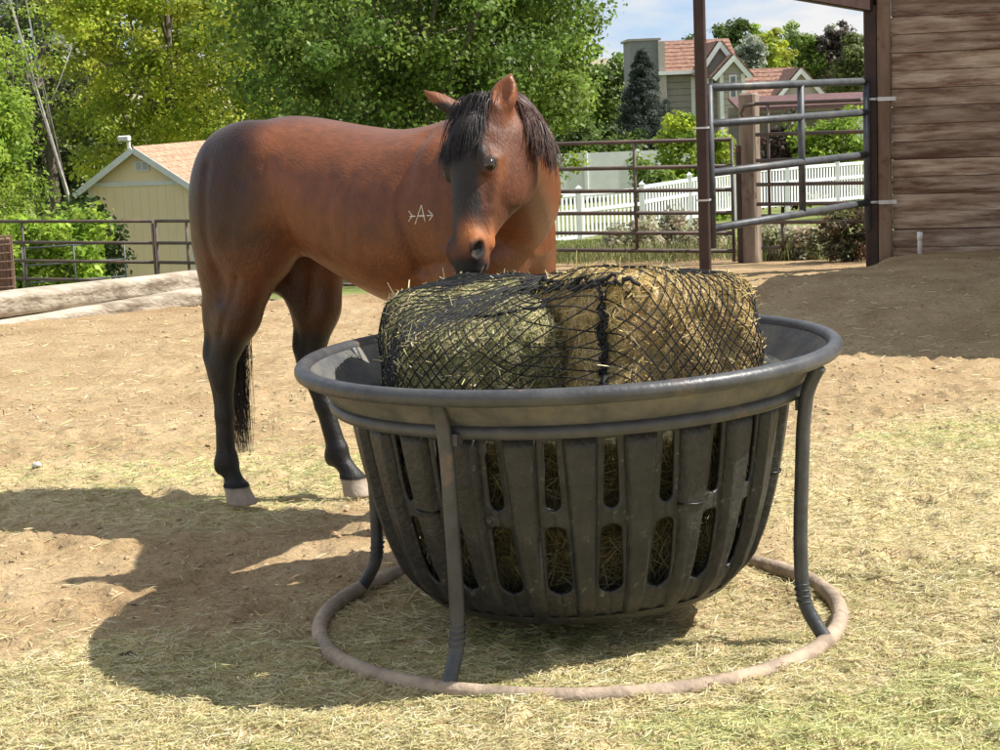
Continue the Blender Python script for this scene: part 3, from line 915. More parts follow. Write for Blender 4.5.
# tail
paths = []
tl = [Vector((-.685, .03, 1.30)), Vector((-.765, .06, 1.24)), Vector((-.775, .06, .95)), Vector((-.765, .05, .62)), Vector((-.705, .01, .17))]
for i in range(1100):
    off = Vector((float(np.clip(rng.normal(), -1.5, 1.5)) * .26, float(np.clip(rng.normal(), -1.6, 1.6)) * .33, 0))
    L = rng.uniform(.72, 1.02); q = []
    t0 = abs(rng.normal()) * .16
    for k in range(14):
        t = t0 + (L - t0) * k / 13
        p = bez(tl, min(t, 1))
        sp_ = .022 + .062 * math.sin(min(t, 1) * PI * .85)
        q.append(tuple(p + off * sp_ * 1.5 + Vector((rng.normal(), rng.normal(), rng.normal())) * .0035))
    paths.append(q)
V, F = strands(paths, .0019)
link('tail', np_mesh('tail', V, F, True), M['hair'], horse)
dk = MB().tube([tuple(bez(tl, t)) for t in np.linspace(0, .42, 9)], [.042, .042, .04, .036, .032, .028, .022, .016, .008], 10)
dk.build('tail_dock', M['hair'], horse, True)
# white hair brand on the shoulder: an A between arrow strokes, laid on the skin
def on_skin(px, py):
    o3 = w2h((0, 0, CAMH)); d3 = dirh(ray(px, py)).normalized()
    lo_, no_, ix, ds = BV.ray_cast(o3, d3)
    return (lo_, no_) if lo_ is not None else (None, None)
bm_ = MB()
for stroke in ([(415.5, 224), (421.5, 205), (425.5, 222.5)], [(410, 216.5), (416, 216.2)], [(418.5, 216), (425, 215.8)], [(427, 215.7), (432, 215.4)], [(409, 211), (412.5, 216), (408.5, 221.5)], [(428.5, 210.5), (433, 215.2), (429.5, 220.5)]):
    for (p0, p1) in zip(stroke[:-1], stroke[1:]):
        pts = []
        for k in range(9):
            t = k / 8
            lo_, no_ = on_skin(p0[0] + (p1[0] - p0[0]) * t, p0[1] + (p1[1] - p0[1]) * t)
            if lo_ is not None: pts.append(lo_ + no_ * .0006)
        if len(pts) > 2: bm_.tube(pts, [.0014 + .0014 * rng.random() for _ in pts], 6)
if bm_.v: bm_.build('brand', M['brand'], horse, True)
print('HORSE verts', len(HV))

# ------------------------------------------------------------------ the feeder
FC = Vector((.198, 5.075, 0))
feeder = empty('hay_feeder', FC)
tag(feeder, 'round black plastic basket feeder on a grey pipe stand holding netted hay', 'feeder')
def circle(r_, z, n_=96, wob=0):
    return [(r_ * math.cos(2 * PI * k / n_), r_ * math.sin(2 * PI * k / n_), z + (wob * math.sin(3 * 2 * PI * k / n_ + 1) if wob else 0)) for k in range(n_)]
MB().tube(circle(.752, .775), .0225, 14, closed=True).build('rim_pipe', M['pipe'], feeder, True)
MB().tube(circle(.664, .673), .0195, 12, closed=True).build('support_ring', M['pipe'], feeder, True)
MB().tube(circle(.751, .010, 96, .004), .0235, 14, closed=True).build('ground_ring', M['ground_pipe'], feeder, True)
# tub: flared lip, then a slotted wall of 24 bays, then the floor
NB = 24
def tub_r(z):
    return float(np.interp(z, [.085, .105, .13, .19, .28, .40, .52, .645, .665], [.36, .42, .455, .495, .532, .565, .588, .608, .614]))
lip = MB()
lip.lathe([(.745, .789), (.737, .782), (.718, .762), (.69, .727), (.668, .70), (.640, .683), (.616, .668), (.610, .655), (.622, .652), (.648, .668), (.674, .692), (.698, .718), (.727, .752), (.748, .772)], 144, closed=True)
lip.build('flared_lip', M['tub_in'], feeder, True)
zr_ = sorted(set([round(z, 4) for z in np.concatenate([np.linspace(.12, .655, 40), .203 + .033 * (1 - np.cos(np.linspace(0, PI / 2, 7))), .406 - .02 * (1 - np.cos(np.linspace(0, PI / 2, 6))), .447 + .024 * (1 - np.cos(np.linspace(0, PI / 2, 7))), .64 - .008 * (1 - np.cos(np.linspace(0, PI / 2, 4)))])]))
def slot_w(z):
    def rounded(z, z0, z1, w0, w1, e0, e1):
        if z <= z0 or z >= z1: return 0
        w = w0 + (w1 - w0) * (z - z0) / (z1 - z0)
        if z < z0 + e0: w *= math.sqrt(max(0, 1 - ((z0 + e0 - z) / e0) ** 2))
        if z > z1 - e1: w *= math.sqrt(max(0, 1 - ((z - z1 + e1) / e1) ** 2))
        return w
    return max(rounded(z, .203, .406, .034, .027, .033, .02), rounded(z, .447, .640, .0215, .0175, .022, .008))
wall = MB()
ncol = 5
for bI in range(NB):
    th0 = 2 * PI * (bI + .5) / NB
    half = PI / NB
    for sd in (-1, 1):
        o = len(wall.v)
        for z in zr_:
            r_ = tub_r(z)
            w = slot_w(z) / r_
            for c in range(ncol):
                u = w + (half - w) * c / (ncol - 1)
                an = th0 + sd * u
                rr = r_ - .006 * math.exp(-((u - half * .42) / .03) ** 2)
                wall.v.append((rr * math.cos(an), rr * math.sin(an), z))
        for i in range(len(zr_) - 1):
            for c in range(ncol - 1):
                a = o + i * ncol + c; q = (a, a + 1, a + 1 + ncol, a + ncol)
                wall.f.append(q if sd > 0 else q[::-1])
ob = wall.build('basket_wall', M['tub'], feeder, True)
so_ = ob.modifiers.new('thickness', 'SOLIDIFY'); so_.thickness = .011; so_.offset = -1
MB().lathe([(.457, .132), (.44, .112), (.41, .098), (.36, .088), (.20, .082), (.001, .08)], 96).build('basket_floor', M['tub'], feeder, True)
# raised slats between the slots
slat = MB()
zs_ = np.linspace(.128, .648, 16)
for z in zs_:
    r_ = tub_r(z); t = (z - .128) / .52
    hw = .015 + .021 * t
    pr = .017 * min(1, (z - .124) / .05) + .0015
    if t > .97: pr *= .6
    for (dx, dp) in ((-hw - .010, -.006), (-hw - .003, pr * .8), (-hw + .004, pr), (-hw * .3, pr * .9), (hw * .3, pr * .9), (hw - .004, pr), (hw + .003, pr * .8), (hw + .010, -.006)):
        slat.v.append((r_ + dp, dx, z))
for i in range(len(zs_) - 1):
    for c in range(7):
        a = i * 8 + c
        slat.f.append((a, a + 1, a + 9, a + 8))
slat.f.append(tuple(range(7, -1, -1))); slat.f.append(tuple(range((len(zs_) - 1) * 8, len(zs_) * 8)))
sme = slat.mesh('slat', True)
for bI in range(NB):
    o = link('slat', sme, M['tub'], feeder); o.rotation_euler = (0, 0, 2 * PI * bI / NB)
# legs: foot bent out to the ground ring, straight shank, top flared to the rim
for an in (-119.3, -29, 61, 151):
    a = R(an)
    prof = [(.75, .012), (.72, .055), (.695, .10), (.684, .16), (.682, .30), (.688, .45), (.694, .58), (.70, .64), (.707, .685), (.724, .73), (.743, .762)]
    # smooth
    pts = []
    for i in range(len(prof) - 1):
        p0 = prof[max(i - 1, 0)]; p1 = prof[i]; p2 = prof[i + 1]; p3 = prof[min(i + 2, len(prof) - 1)]
        for k in range(4):
            t = k / 4
            q = [.5 * ((2 * p1[j]) + (-p0[j] + p2[j]) * t + (2 * p0[j] - 5 * p1[j] + 4 * p2[j] - p3[j]) * t * t + (-p0[j] + 3 * p1[j] - 3 * p2[j] + p3[j]) * t ** 3) for j in (0, 1)]
            pts.append(q)
    pts.append(prof[-1])
    lg = MB().tube([(q[0] * math.cos(a), q[0] * math.sin(a), q[1]) for q in pts], .0195, 12)
    leg = lg.build('leg', M['pipe'], feeder, True)
    # rings of grooves at the bend, and a short strut to the support ring
    for k in range(4):
        z = .115 + .016 * k
        r_ = .690 - .0028 * k
        MB().tube([((r_ + .021 * math.cos(q)) * math.cos(a) - .021 * math.sin(q) * math.sin(a), (r_ + .021 * math.cos(q)) * math.sin(a) + .021 * math.sin(q) * math.cos(a), z) for q in np.linspace(0, 2 * PI, 15)[:-1]], .0022, 5, closed=True).build('bend_crease', M['pipe'], leg, True)
    MB().box((.686 * math.cos(a) - .032 * math.sin(a) * .6, .686 * math.sin(a) + .032 * math.cos(a) * .6, .654), (.03, .03, .03), Matrix.Rotation(a, 3, 'Z')).build('bracket', M['pipe'], leg)
# worn white paint strip on the leg that stands to the right
a = R(-27)
ps = MB()
for k in range(12):
    z = .20 + .011 * k
    w_ = .006 + .004 * rnd.random()
    u0 = Vector((math.cos(a + R(55)), math.sin(a + R(55)), 0)); 
    ctr = Vector((.6835 * math.cos(a), .6835 * math.sin(a), z))
    sdv = Vector((-u0.y, u0.x, 0))
    ps.v += [tuple(ctr + u0 * .0203 - sdv * w_), tuple(ctr + u0 * .0203 + sdv * w_)]
    if k: ps.f.append((2 * k - 2, 2 * k - 1, 2 * k + 1, 2 * k))
# cable ties round some slats
for (bI, z) in ((15, .43), (20, .435), (23, .43)):
    th = 2 * PI * bI / NB; r_ = tub_r(z) ; hw = .015 + .021 * (z - .128) / .52
    loop = [(r_ - .004, -hw - .013), (r_ + .021, -hw + .002), (r_ + .0215, 0), (r_ + .021, hw - .002), (r_ - .004, hw + .013), (r_ - .02, 0)]
    pts = [(q[0] * math.cos(th) - q[1] * math.sin(th), q[0] * math.sin(th) + q[1] * math.cos(th), z + .002 * math.sin(i * 2)) for i, q in enumerate(loop)]
    MB().tube(pts, .0036, 5, closed=True).build('cable_tie', M['tie'], feeder, True)

# the basket sits a little askew on its stand
TILT = Matrix.Translation((0, 0, .45)) @ Matrix.Rotation(R(-.9), 4, 'Y') @ Matrix.Translation((0, 0, -.45))
for o in feeder.children:
    if o.name.split('.')[0] not in ('ground_ring', 'leg'):
        o.matrix_local = TILT @ Matrix.Rotation(o.rotation_euler.z, 4, 'Z')
# ------------------------------------------------------------------ hay: colours for single stalks
def stalk_col(n_, greens=.5, bright=1.0):
    pal = np.array([[.76, .65, .36], [.84, .74, .46], [.62, .57, .27], [.46, .45, .19], [.86, .78, .55], [.68, .52, .28]])
    w = np.array([.26, .24 * (1.3 - greens), .22 * (.4 + greens), .18 * (.2 + greens * 1.4), .14, .12 * (1.4 - greens)]); w /= w.sum()
    c = pal[rng.choice(6, n_, p=w)] * rng.uniform(.7, 1.15, (n_, 1)) * bright
    return np.clip(c, 0, .88)
def ribbons(P0, D, L, W, bend, colr, up=None, lift=0):
    """n stalks: each a bent flat ribbon of 3 segments"""
    n_ = len(P0)
    t = np.linspace(-.5, .5, 4)
    D = D / (np.linalg.norm(D, axis=1)[:, None] + 1e-9)
    rv = rng.normal(size=(n_, 3))
    if up is not None: rv = up + rv * .55
    S = np.cross(D, rv); S /= np.linalg.norm(S, axis=1)[:, None] + 1e-9
    N = np.cross(S, D)
    V = np.empty((n_, 4, 2, 3))
    for i, q in enumerate(t):
        c = P0 + D * (L * q)[:, None] + N * (bend * (q * q - .1))[:, None] + S * (bend * .6 * q * q)[:, None]
        w = W * (1 - .55 * abs(q) * 2 * .6)
        V[:, i, 0] = c - S * w[:, None]; V[:, i, 1] = c + S * w[:, None]
    F = []
    o = np.arange(n_)[:, None] * 8
    for i in range(3):
        F.append(o + np.array([[2 * i, 2 * i + 1, 2 * i + 3, 2 * i + 2]]))
    F = np.stack(F, 1).reshape(-1, 4)
    return V.reshape(-1, 3), F, np.repeat(colr, 8, axis=0)

# ------------------------------------------------------------------ bales of hay
def round_box(c, size, rad, yaw, tilt=0, lean=0, n_=44, amp=.022, seed=0, top_sq=0):
    V, F = [], []
    Rm = Matrix.Rotation(yaw, 3, 'Z') @ Matrix.Rotation(tilt, 3, 'Y') @ Matrix.Rotation(lean, 3, 'X')
    hs = np.array(size) / 2
    for ax in range(3):
        for sg in (-1, 1):
            o = len(V)
            for i in range(n_ + 1):
                for j in range(n_ + 1):
                    p = np.zeros(3); p[ax] = sg; p[(ax + 1) % 3] = -1 + 2 * i / n_; p[(ax + 2) % 3] = -1 + 2 * j / n_
                    q = p * hs
                    inner = np.clip(q, -(hs - rad), hs - rad)
                    d = q - inner; ln = np.linalg.norm(d)
                    nn_ = d / ln if ln > 1e-9 else p
                    w = inner + nn_ * rad if ln > 1e-9 else q
                    nv = Vector(w * 9) + Vector((seed, 0, 0))
                    k = mnoise.fractal(nv, 1.0, 2.0, 4) * amp + mnoise.noise(Vector(w * 3.5) + Vector((seed, 5, 0))) * amp * 1.1
                    w = w + nn_ * k
                    V.append(tuple(Rm @ Vector(w) + Vector(c)))
            for i in range(n_):
                for j in range(n_):
                    a = o + i * (n_ + 1) + j
                    f = (a, a + n_ + 1, a + n_ + 2, a + 1)
                    F.append(f if sg > 0 else f[::-1])
    return np.array(V), np.array(F)
def hay_mat(name, cs):
    m = bpy.data.materials.new(name); m.use_nodes = True
    n, l = m.node_tree.nodes, m.node_tree.links
    b = n['Principled BSDF']; b.inputs['Roughness'].default_value = .85; b.inputs['Specular IOR Level'].default_value = .2
    tc = n.new('ShaderNodeTexCoord')
    hgt = None; c = None
    for i, (rot, st) in enumerate((((.3, .2, .4), (1, 1, 9)), ((.1, 1.2, 1.0), (1, 9, 1)), ((1.3, .1, 2.0), (9, 1, 1)))):
        mp = n.new('ShaderNodeMapping'); mp.inputs['Rotation'].default_value = rot; mp.inputs['Scale'].default_value = st
        l.new(tc.outputs['Object'], mp.inputs['Vector'])
        nz = n.new('ShaderNodeTexNoise'); nz.inputs['Scale'].default_value = 22; nz.inputs['Detail'].default_value = 4
        l.new(mp.outputs['Vector'], nz.inputs['Vector'])
        if hgt is None: hgt = nz.outputs['Fac']
        else:
            mx = n.new('ShaderNodeMath'); mx.operation = 'MAXIMUM'; l.new(hgt, mx.inputs[0]); l.new(nz.outputs['Fac'], mx.inputs[1]); hgt = mx.outputs[0]
    rp = n.new('ShaderNodeValToRGB'); e = rp.color_ramp.elements
    e[0].position = .45; e[0].color = (*cs[0], 1); e[1].position = .75; e[1].color = (*cs[2], 1); q = e.new(.58); q.color = (*cs[1], 1)
    l.new(hgt, rp.inputs['Fac']); l.new(rp.outputs['Color'], b.inputs['Base Color'])
    bp = n.new('ShaderNodeBump'); bp.inputs['Strength'].default_value = .9; bp.inputs['Distance'].default_value = .015
    l.new(hgt, bp.inputs['Height']); l.new(bp.outputs['Normal'], b.inputs['Normal'])
    return m
M['hay_shaded'] = hay_mat('shaded_hay', ((.02, .018, .008), (.06, .052, .024), (.16, .14, .07)))  # shade inside the basket put into the fill's colour
M['hay_green'] = hay_mat('green_hay', ((.07, .075, .03), (.2, .2, .085), (.42, .39, .2)))
M['hay_tan'] = hay_mat('tan_hay', ((.2, .13, .06), (.48, .36, .19), (.72, .60, .38)))
HULLS = []
def bale(label, c, size, rad, yaw, tilt, lean, mt, n_st, greens, seed, bright=1.0, browns=0):
    V, F = round_box((0, 0, 0), size, rad, yaw, tilt, lean, seed=seed)
    root = empty('hay_bale', c)
    tag(root, label, 'hay bale', 'hay bales in the feeder')
    link('packed_hay', np_mesh('packed_hay', V, F, True), mt, root)
    HULLS.append((V + np.array(c), F))
    fi = rng.choice(len(F), n_st)
    q = V[F[fi]]
    a, b_ = rng.random((n_st, 1)), rng.random((n_st, 1))
    p = (q[:, 0] * (1 - a) + q[:, 1] * a) * (1 - b_) + (q[:, 3] * (1 - a) + q[:, 2] * a) * b_
    nrm = np.cross(q[:, 2] - q[:, 0], q[:, 3] - q[:, 1]); nrm /= np.linalg.norm(nrm, axis=1)[:, None] + 1e-9
    d = rng.normal(size=(n_st, 3)); d -= nrm * (d * nrm).sum(1)[:, None] * rng.uniform(.8, 1.0, (n_st, 1))
    L = rng.uniform(.02, .075, n_st)
    cc = stalk_col(n_st, greens, bright)
    if browns: cc = cc * np.array([1.05, .93, .73])
    V2, F2, C2 = ribbons(p + nrm * rng.uniform(-.003, .006, (n_st, 1)), d, L, rng.uniform(.0007, .0019, n_st), rng.normal(0, .02, n_st), cc)
    tag(link('loose_stalks', np_mesh('loose_stalks', V2, F2, False, {'Col': C2}), M['straw'], root), kind='stuff')
    return root
bale('green hay bale under the net with a flat top reaching the muzzle', (-.075, 5.10, .735), (.46, .70, .40), .085, R(4), R(-3), R(7), M['hay_green'], 13000, .7, 1.0, .86)
bale('tan hay bale under the net, cut face forward and taller than the green bale', (.385, 4.985, .765), (.48, .62, .45), .085, R(20), R(5), R(-5), M['hay_tan'], 18000, .25, 7.0, 1.0, 1)
# loose hay filling the basket below
fill = MB()
prof = [(.001, .10), (.28, .105), (.37, .125), (.43, .20), (.465, .30), (.50, .42), (.525, .52), (.555, .58), (.585, .60), (.59, .64), (.45, .635), (.001, .62)]  # collar flared to the wall at the top to keep sun out
fill.lathe(prof, 72)
fv = np.array(fill.v); nn_ = vnoise(np.arctan2(fv[:, 1], fv[:, 0]) * 12, fv[:, 2] * 30, 9)
fv[:, :2] *= (1 - .05 * nn_)[:, None]
lh = empty('loose_hay', FC)
tag(lh, 'loose green hay packed inside the slotted basket', 'hay')
link('packed_hay', np_mesh('packed_hay', fv, np.array(fill.f), True), M['hay_shaded'], lh)
ns = 6500
th = rng.uniform(0, 2 * PI, ns); z = rng.uniform(.12, .62, ns); rr = np.interp(z, [.1, .2, .3, .42, .6], [.375, .435, .47, .505, .56]) - rng.uniform(0, .02, ns)
p = np.stack([rr * np.cos(th), rr * np.sin(th), z], -1)
d = np.stack([-np.sin(th), np.cos(th), 0 * th], -1) * rng.normal(size=(ns, 1)) + np.array([[0, 0, 1.0]]) * rng.normal(size=(ns, 1))
V2, F2, C2 = ribbons(p, d, rng.uniform(.03, .10, ns), rng.uniform(.0008, .0018, ns), rng.normal(0, .02, ns), stalk_col(ns, .85, .36))  # stalk colours dimmed for the shade inside the basket
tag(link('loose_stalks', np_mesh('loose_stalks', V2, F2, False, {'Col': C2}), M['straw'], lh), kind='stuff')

# ------------------------------------------------------------------ net over the bales
hv = np.concatenate([h[0] for h in HULLS]); hf_ = []
o = 0
for h in HULLS:
    hf_ += [tuple(int(k) + o for k in f) for f in h[1]]; o += len(h[0])
import bmesh
hb3 = bmesh.new()
for v in hv[::3]:
    if v[2] > .45: hb3.verts.new(tuple(v))
bmesh.ops.convex_hull(hb3, input=hb3.verts)
BC = BVHTree.FromBMesh(hb3)
BH = BVHTree.FromPolygons([tuple(v) for v in hv], hf_)
hb3.free()
NC = Vector((.16, 5.06, .60))
def on_hull(s_, t):
    """s_ angle round the bundle, t 0 at the bottom .. 1 at the gathered top"""
    ca_, sa_ = math.cos(s_), math.sin(s_)
    ex = .55
    x = math.copysign(abs(ca_) ** ex, ca_) * .66; y = math.copysign(abs(sa_) ** ex, sa_) * .52
    if t < .5:
        z = .50 + .55 * (t / .5); k = 1.0
    else:
        z = 1.05 + .25 * math.sin((t - .5) / .5 * PI / 2); k = 1 - ((t - .5) / .5)
    o_ = Vector((NC.x + x * max(k, .0) + .03 * (1 - k), NC.y + y * max(k, 0) + .14 * (1 - k), z))
    tgt = Vector((NC.x + x * .35 * k + .03 * (1 - k), NC.y + y * .30 * k + .14 * (1 - k), .52 + .16 * min(1, t / .5)))
    d_ = (tgt - o_).normalized()
    o_ = o_ - d_ * .2
    lo_, no_, ix, ds = BC.ray_cast(o_, d_)
    if lo_ is None:
        return None, None
    l2, n2_, ix, d2 = BH.ray_cast(o_, d_)                    # hangs a little into the hollows
    if l2 is not None and (l2 - lo_).length < .12:
        lo_ = lo_.lerp(l2, .55)
    return lo_, no_
net = empty('hay_net', (NC.x, NC.y, .5))
tag(net, 'black knotted cord hay net stretched over both bales', 'hay net')
NL = 82
hash_ = []
nsamp = 46
cache = {}
mesh_cord = MB()
twist = 2 * PI * 21.5 / NL
for fam in (-1, 1):
    for i in range(NL):
        pts = []
        for k in range(nsamp):
            t = k / (nsamp - 1) * (.70 if i % 2 else (.82 if i % 4 else .93))
            s_ = 2 * PI * i / NL + fam * twist * t + .02 * math.sin(9 * t + i)
            lo_, no_ = on_hull(s_, t)
            if lo_ is None: continue
            pts.append(lo_ + no_ * (.009 + .004 * abs(math.sin(k * 1.7 + i))))
        # light smoothing pulls the cord tight over the hollows
        for _ in range(2):
            pts = [pts[0]] + [pts[j] * .5 + (pts[j - 1] + pts[j + 1]) * .25 for j in range(1, len(pts) - 1)] + [pts[-1]]
        q = [p - net.location for p in pts]
        mesh_cord.tube(q, .0020, 4)
mesh_cord.build('net_cords', M['rope'], net, True)
def rope(px_pts, name, r_, n_=40, wig=.006, lift=.012):
    """a thicker cord lying on the hay, given by pixels of the photograph"""
    pts = []
    for (p0, p1) in zip(px_pts[:-1], px_pts[1:]):
        for k in range(n_ // (len(px_pts) - 1)):
            t = k / (n_ // (len(px_pts) - 1))
            x, y = p0[0] + (p1[0] - p0[0]) * t, p0[1] + (p1[1] - p0[1]) * t
            lo_, no_, ix, ds = BH.ray_cast(Vector((0, 0, CAMH)), ray(x, y).normalized())
            if lo_ is None: continue
            pts.append(lo_ + no_ * lift + Vector((rnd.gauss(0, wig), rnd.gauss(0, wig), rnd.gauss(0, wig))) - net.location)
    if len(pts) > 3:
        MB().tube(pts, [r_ * rnd.uniform(.7, 1.35) for _ in pts], 6).build(name, M['rope'], net, True)
for k in range(3):
    rope([(604 + 2 * k, 290), (607 - 2 * k, 330), (604 + k, 372), (606, 392)], 'seam_cord', .0055, 36, .005)
rope([(440, 318), (490, 320), (535, 312), (548, 303)], 'draw_cord', .004, 30, .003)
rope([(500, 296), (560, 290), (600, 288), (640, 284)], 'draw_cord', .006, 36, .006)
rope([(520, 288), (570, 284), (620, 282)], 'draw_cord', .006, 36, .007)
# long stray stalks sticking through the net
ns = 420
fi = rng.choice(len(hf_), ns * 3); fa = np.array(hf_)[fi]
ctr = hv[fa].mean(1); ctr = ctr[ctr[:, 2] > .72][:ns]; ns = len(ctr)
d = rng.normal(size=(ns, 3)); d[:, 2] = np.abs(d[:, 2]) * .6
V2, F2, C2 = ribbons(ctr + np.array([[0, 0, .01]]), d, rng.uniform(.04, .11, ns), rng.uniform(.0008, .0018, ns), rng.normal(0, .03, ns), stalk_col(ns, .35, 1.1))
o = link('stray_stalks', np_mesh('stray_stalks', V2 - np.array(net.location), F2, False, {'Col': C2}), M['straw'], net)
tag(o, kind='stuff')

# ------------------------------------------------------------------ chopped hay on the ground
def litter(name, n_, x0, x1, y0, y1, Lr, Wr, label, greens=.45, thr=1.0, seed=0):
    x = rng.uniform(x0, x1, n_ * 4); y = rng.uniform(y0, y1, n_ * 4)
    vis = np.abs(x) < y * .34 + .3
    keep = vis & (rng.random(len(x)) < (hay_cover(x, y) ** 1.15) * thr)
    x, y = x[keep][:n_], y[keep][:n_]
    m = len(x)
    an = rng.uniform(0, 2 * PI, m) + (fbm(x * 1.5, y * 1.5, 200 + seed, 2) - .5) * 6
    d = np.stack([np.cos(an), np.sin(an), rng.normal(0, .12, m)], -1)
    p = np.stack([x, y, ground_z(x, y) + rng.uniform(.002, .011, m)], -1)
    g = fbm(x * .8, y * .8, 120, 3)
    cc = stalk_col(m, greens) * (.84 + .3 * g)[:, None]
    cc[g > .55] *= np.array([.86, .95, .80])
    V2, F2, C2 = ribbons(p, d, rng.uniform(*Lr, m), rng.uniform(*Wr, m), rng.normal(0, .012, m), cc, up=np.array([[0, 0, 1.0]]))
    o = link(name, np_mesh(name, V2, F2, False, {'Col': C2}), M['straw'])
    return tag(o, label, 'hay', kind='stuff')
litter('hay_litter', 90000, -1.75, 1.95, 3.55, 5.5, (.015, .075), (.0008, .0017), 'chopped pale hay strewn over the ground around the feeder', .62)
litter('hay_litter', 46000, -2.4, 2.6, 5.3, 8.6, (.02, .07), (.0008, .0018), 'thin chopped hay scattered over the earth behind the feeder', .55, 1.0, 7)
litter('hay_litter', 9000, -3.5, 3.6, 8.4, 13.5, (.03, .09), (.0015, .003), 'sparse pale hay bits on the bare earth of the far yard', .2, 2.2, 9)
# clods and pebbles
def clods(n_, x0, x1, y0, y1, rr, name, label):
    ico = [(0, 0, 1), (.894, 0, .447), (.276, .851, .447), (-.724, .526, .447), (-.724, -.526, .447), (.276, -.851, .447), (.724, .526, -.3), (-.276, .851, -.3), (-.894, 0, -.3), (-.276, -.851, -.3), (.724, -.526, -.3)]
    fc = [(0, 1, 2), (0, 2, 3), (0, 3, 4), (0, 4, 5), (0, 5, 1), (1, 6, 2), (2, 7, 3), (3, 8, 4), (4, 9, 5), (5, 10, 1), (2, 6, 7), (3, 7, 8), (4, 8, 9), (5, 9, 10), (1, 10, 6)]
    x = rng.uniform(x0, x1, n_ * 3); y = rng.uniform(y0, y1, n_ * 3)
    k = (np.abs(x) < y * .31 + .3) & (rng.random(len(x)) < 1.05 - hay_cover(x, y))
    x, y = x[k][:n_], y[k][:n_]; m = len(x)
    r_ = rr[0] + (rr[1] - rr[0]) * rng.random(m) ** 3.5
    I = np.array(ico)[None] * (1 + rng.normal(0, .22, (m, 11, 1))) * np.stack([r_ * rng.uniform(.8, 1.5, m), r_, r_ * .55], -1)[:, None, :]
    an = rng.uniform(0, 6.28, m); c_, s_ = np.cos(an)[:, None], np.sin(an)[:, None]
    X = I[..., 0] * c_ - I[..., 1] * s_; Y = I[..., 0] * s_ + I[..., 1] * c_
    V = np.stack([X + x[:, None], Y + y[:, None], I[..., 2] + (ground_z(x, y) + r_ * .12)[:, None]], -1).reshape(-1, 3)
    F = (np.arange(m)[:, None, None] * 11 + np.array(fc)[None]).reshape(-1, 3)
    cc = np.array([.47, .345, .205]) * rng.uniform(.75, 1.2, (m, 1))
    o = link(name, np_mesh(name, V, F, True, {'Col': np.repeat(cc, 11, 0)}), M['clod'])
    return tag(o, label, 'dirt', kind='stuff')
M['clod'] = mat('clod', (.75, .75, .75), (1.1, 1.1, 1.1), 60, .95, .3, 120, attr='Col', spec=.1)
clods(3600, -2.6, 2.8, 4.6, 9.5, (.003, .014), 'dirt_clods', 'small tan clods of trodden earth around horse and feeder')
clods(1500, -4.5, 4.5, 9.0, 17, (.006, .020), 'dirt_clods', 'small clods on the bare tan yard beyond the horse')

# ------------------------------------------------------------------ barn end: post, boards, added shade roof
P1 = Vector((1.62, 13.85, 0)); P1.z = terr1(P1.x, P1.y)
P2 = at(873, 263, 16.35); P2.z = terr1(P2.x, P2.y)
WD = Vector((.965, -.262, 0)).normalized()                  # along the board wall
WN = Vector((-WD.y, WD.x, 0)); WN = WN if WN.y < 0 else -WN  # outward, to the viewer
M['board'] = mat('barn_board', (.17, .105, .07), (.50, .40, .31), 5.0, .9, .5, 30, stretch=(.4, 1, 3.2), c3=(.35, .255, .185), dirt=(.14, .072, .044), dscale=2.4, dlo=.52, dhi=.66, dstretch=(.45, 1, 2.6))
nb_, lb_ = M['board'].node_tree.nodes, M['board'].node_tree.links
oi0 = nb_.new('ShaderNodeObjectInfo'); ml0 = nb_.new('ShaderNodeMath'); ml0.operation = 'MULTIPLY'; ml0.inputs[1].default_value = 43.0
lb_.new(oi0.outputs['Random'], ml0.inputs[0])
for q_ in [k_ for k_ in nb_ if k_.type == 'MAPPING']:
    lb_.new(ml0.outputs[0], q_.inputs['Location'])
pb = nb_['Principled BSDF']; src = pb.inputs['Base Color'].links[0].from_socket
oi = nb_.new('ShaderNodeObjectInfo'); rr_ = nb_.new('ShaderNodeValToRGB')
rr_.color_ramp.elements[0].color = (.72, .68, .66, 1); rr_.color_ramp.elements[1].color = (1.28, 1.25, 1.22, 1)
lb_.new(oi.outputs['Random'], rr_.inputs['Fac'])
mm = nb_.new('ShaderNodeMix'); mm.data_type = 'RGBA'; mm.blend_type = 'MULTIPLY'; mm.inputs[0].default_value = 1
lb_.new(src, mm.inputs[6]); lb_.new(rr_.outputs['Color'], mm.inputs[7]); lb_.new(mm.outputs[2], pb.inputs['Base Color'])
M['roof_metal'] = mat('roof_sheet', (.16, .15, .14), (.22, .21, .2), 3, .5, metal=.3)
barn = empty('barn', P2)
tag(barn, 'brown weathered board barn wall with an added unseen roof shading the yard', 'barn')
W0 = WD * .178
ang = math.atan2(WD.y, WD.x)
Rw = Matrix.Rotation(ang, 3, 'Z')
bh = .158
zb = .02
k = 0
while zb < 2.75:
    h_ = bh * rnd.uniform(.97, 1.03)
    x0_ = 0.0
    splits = [0, rnd.uniform(2.2, 4.2), 6.6]
    for (sa, sb) in zip(splits[:-1], splits[1:]):
        ln = sb - sa - .006
        c = W0 + WD * (sa + ln / 2) + Vector((0, 0, zb + h_ / 2)) + WN * rnd.uniform(-.004, .005)
        o = MB().bevel_box((0, 0, 0), (ln, .035, h_ - .004), .004).build('board', M['board'], barn)
        o.location = c; o.rotation_euler = (0, rnd.gauss(0, .0012), ang)
    zb += h_
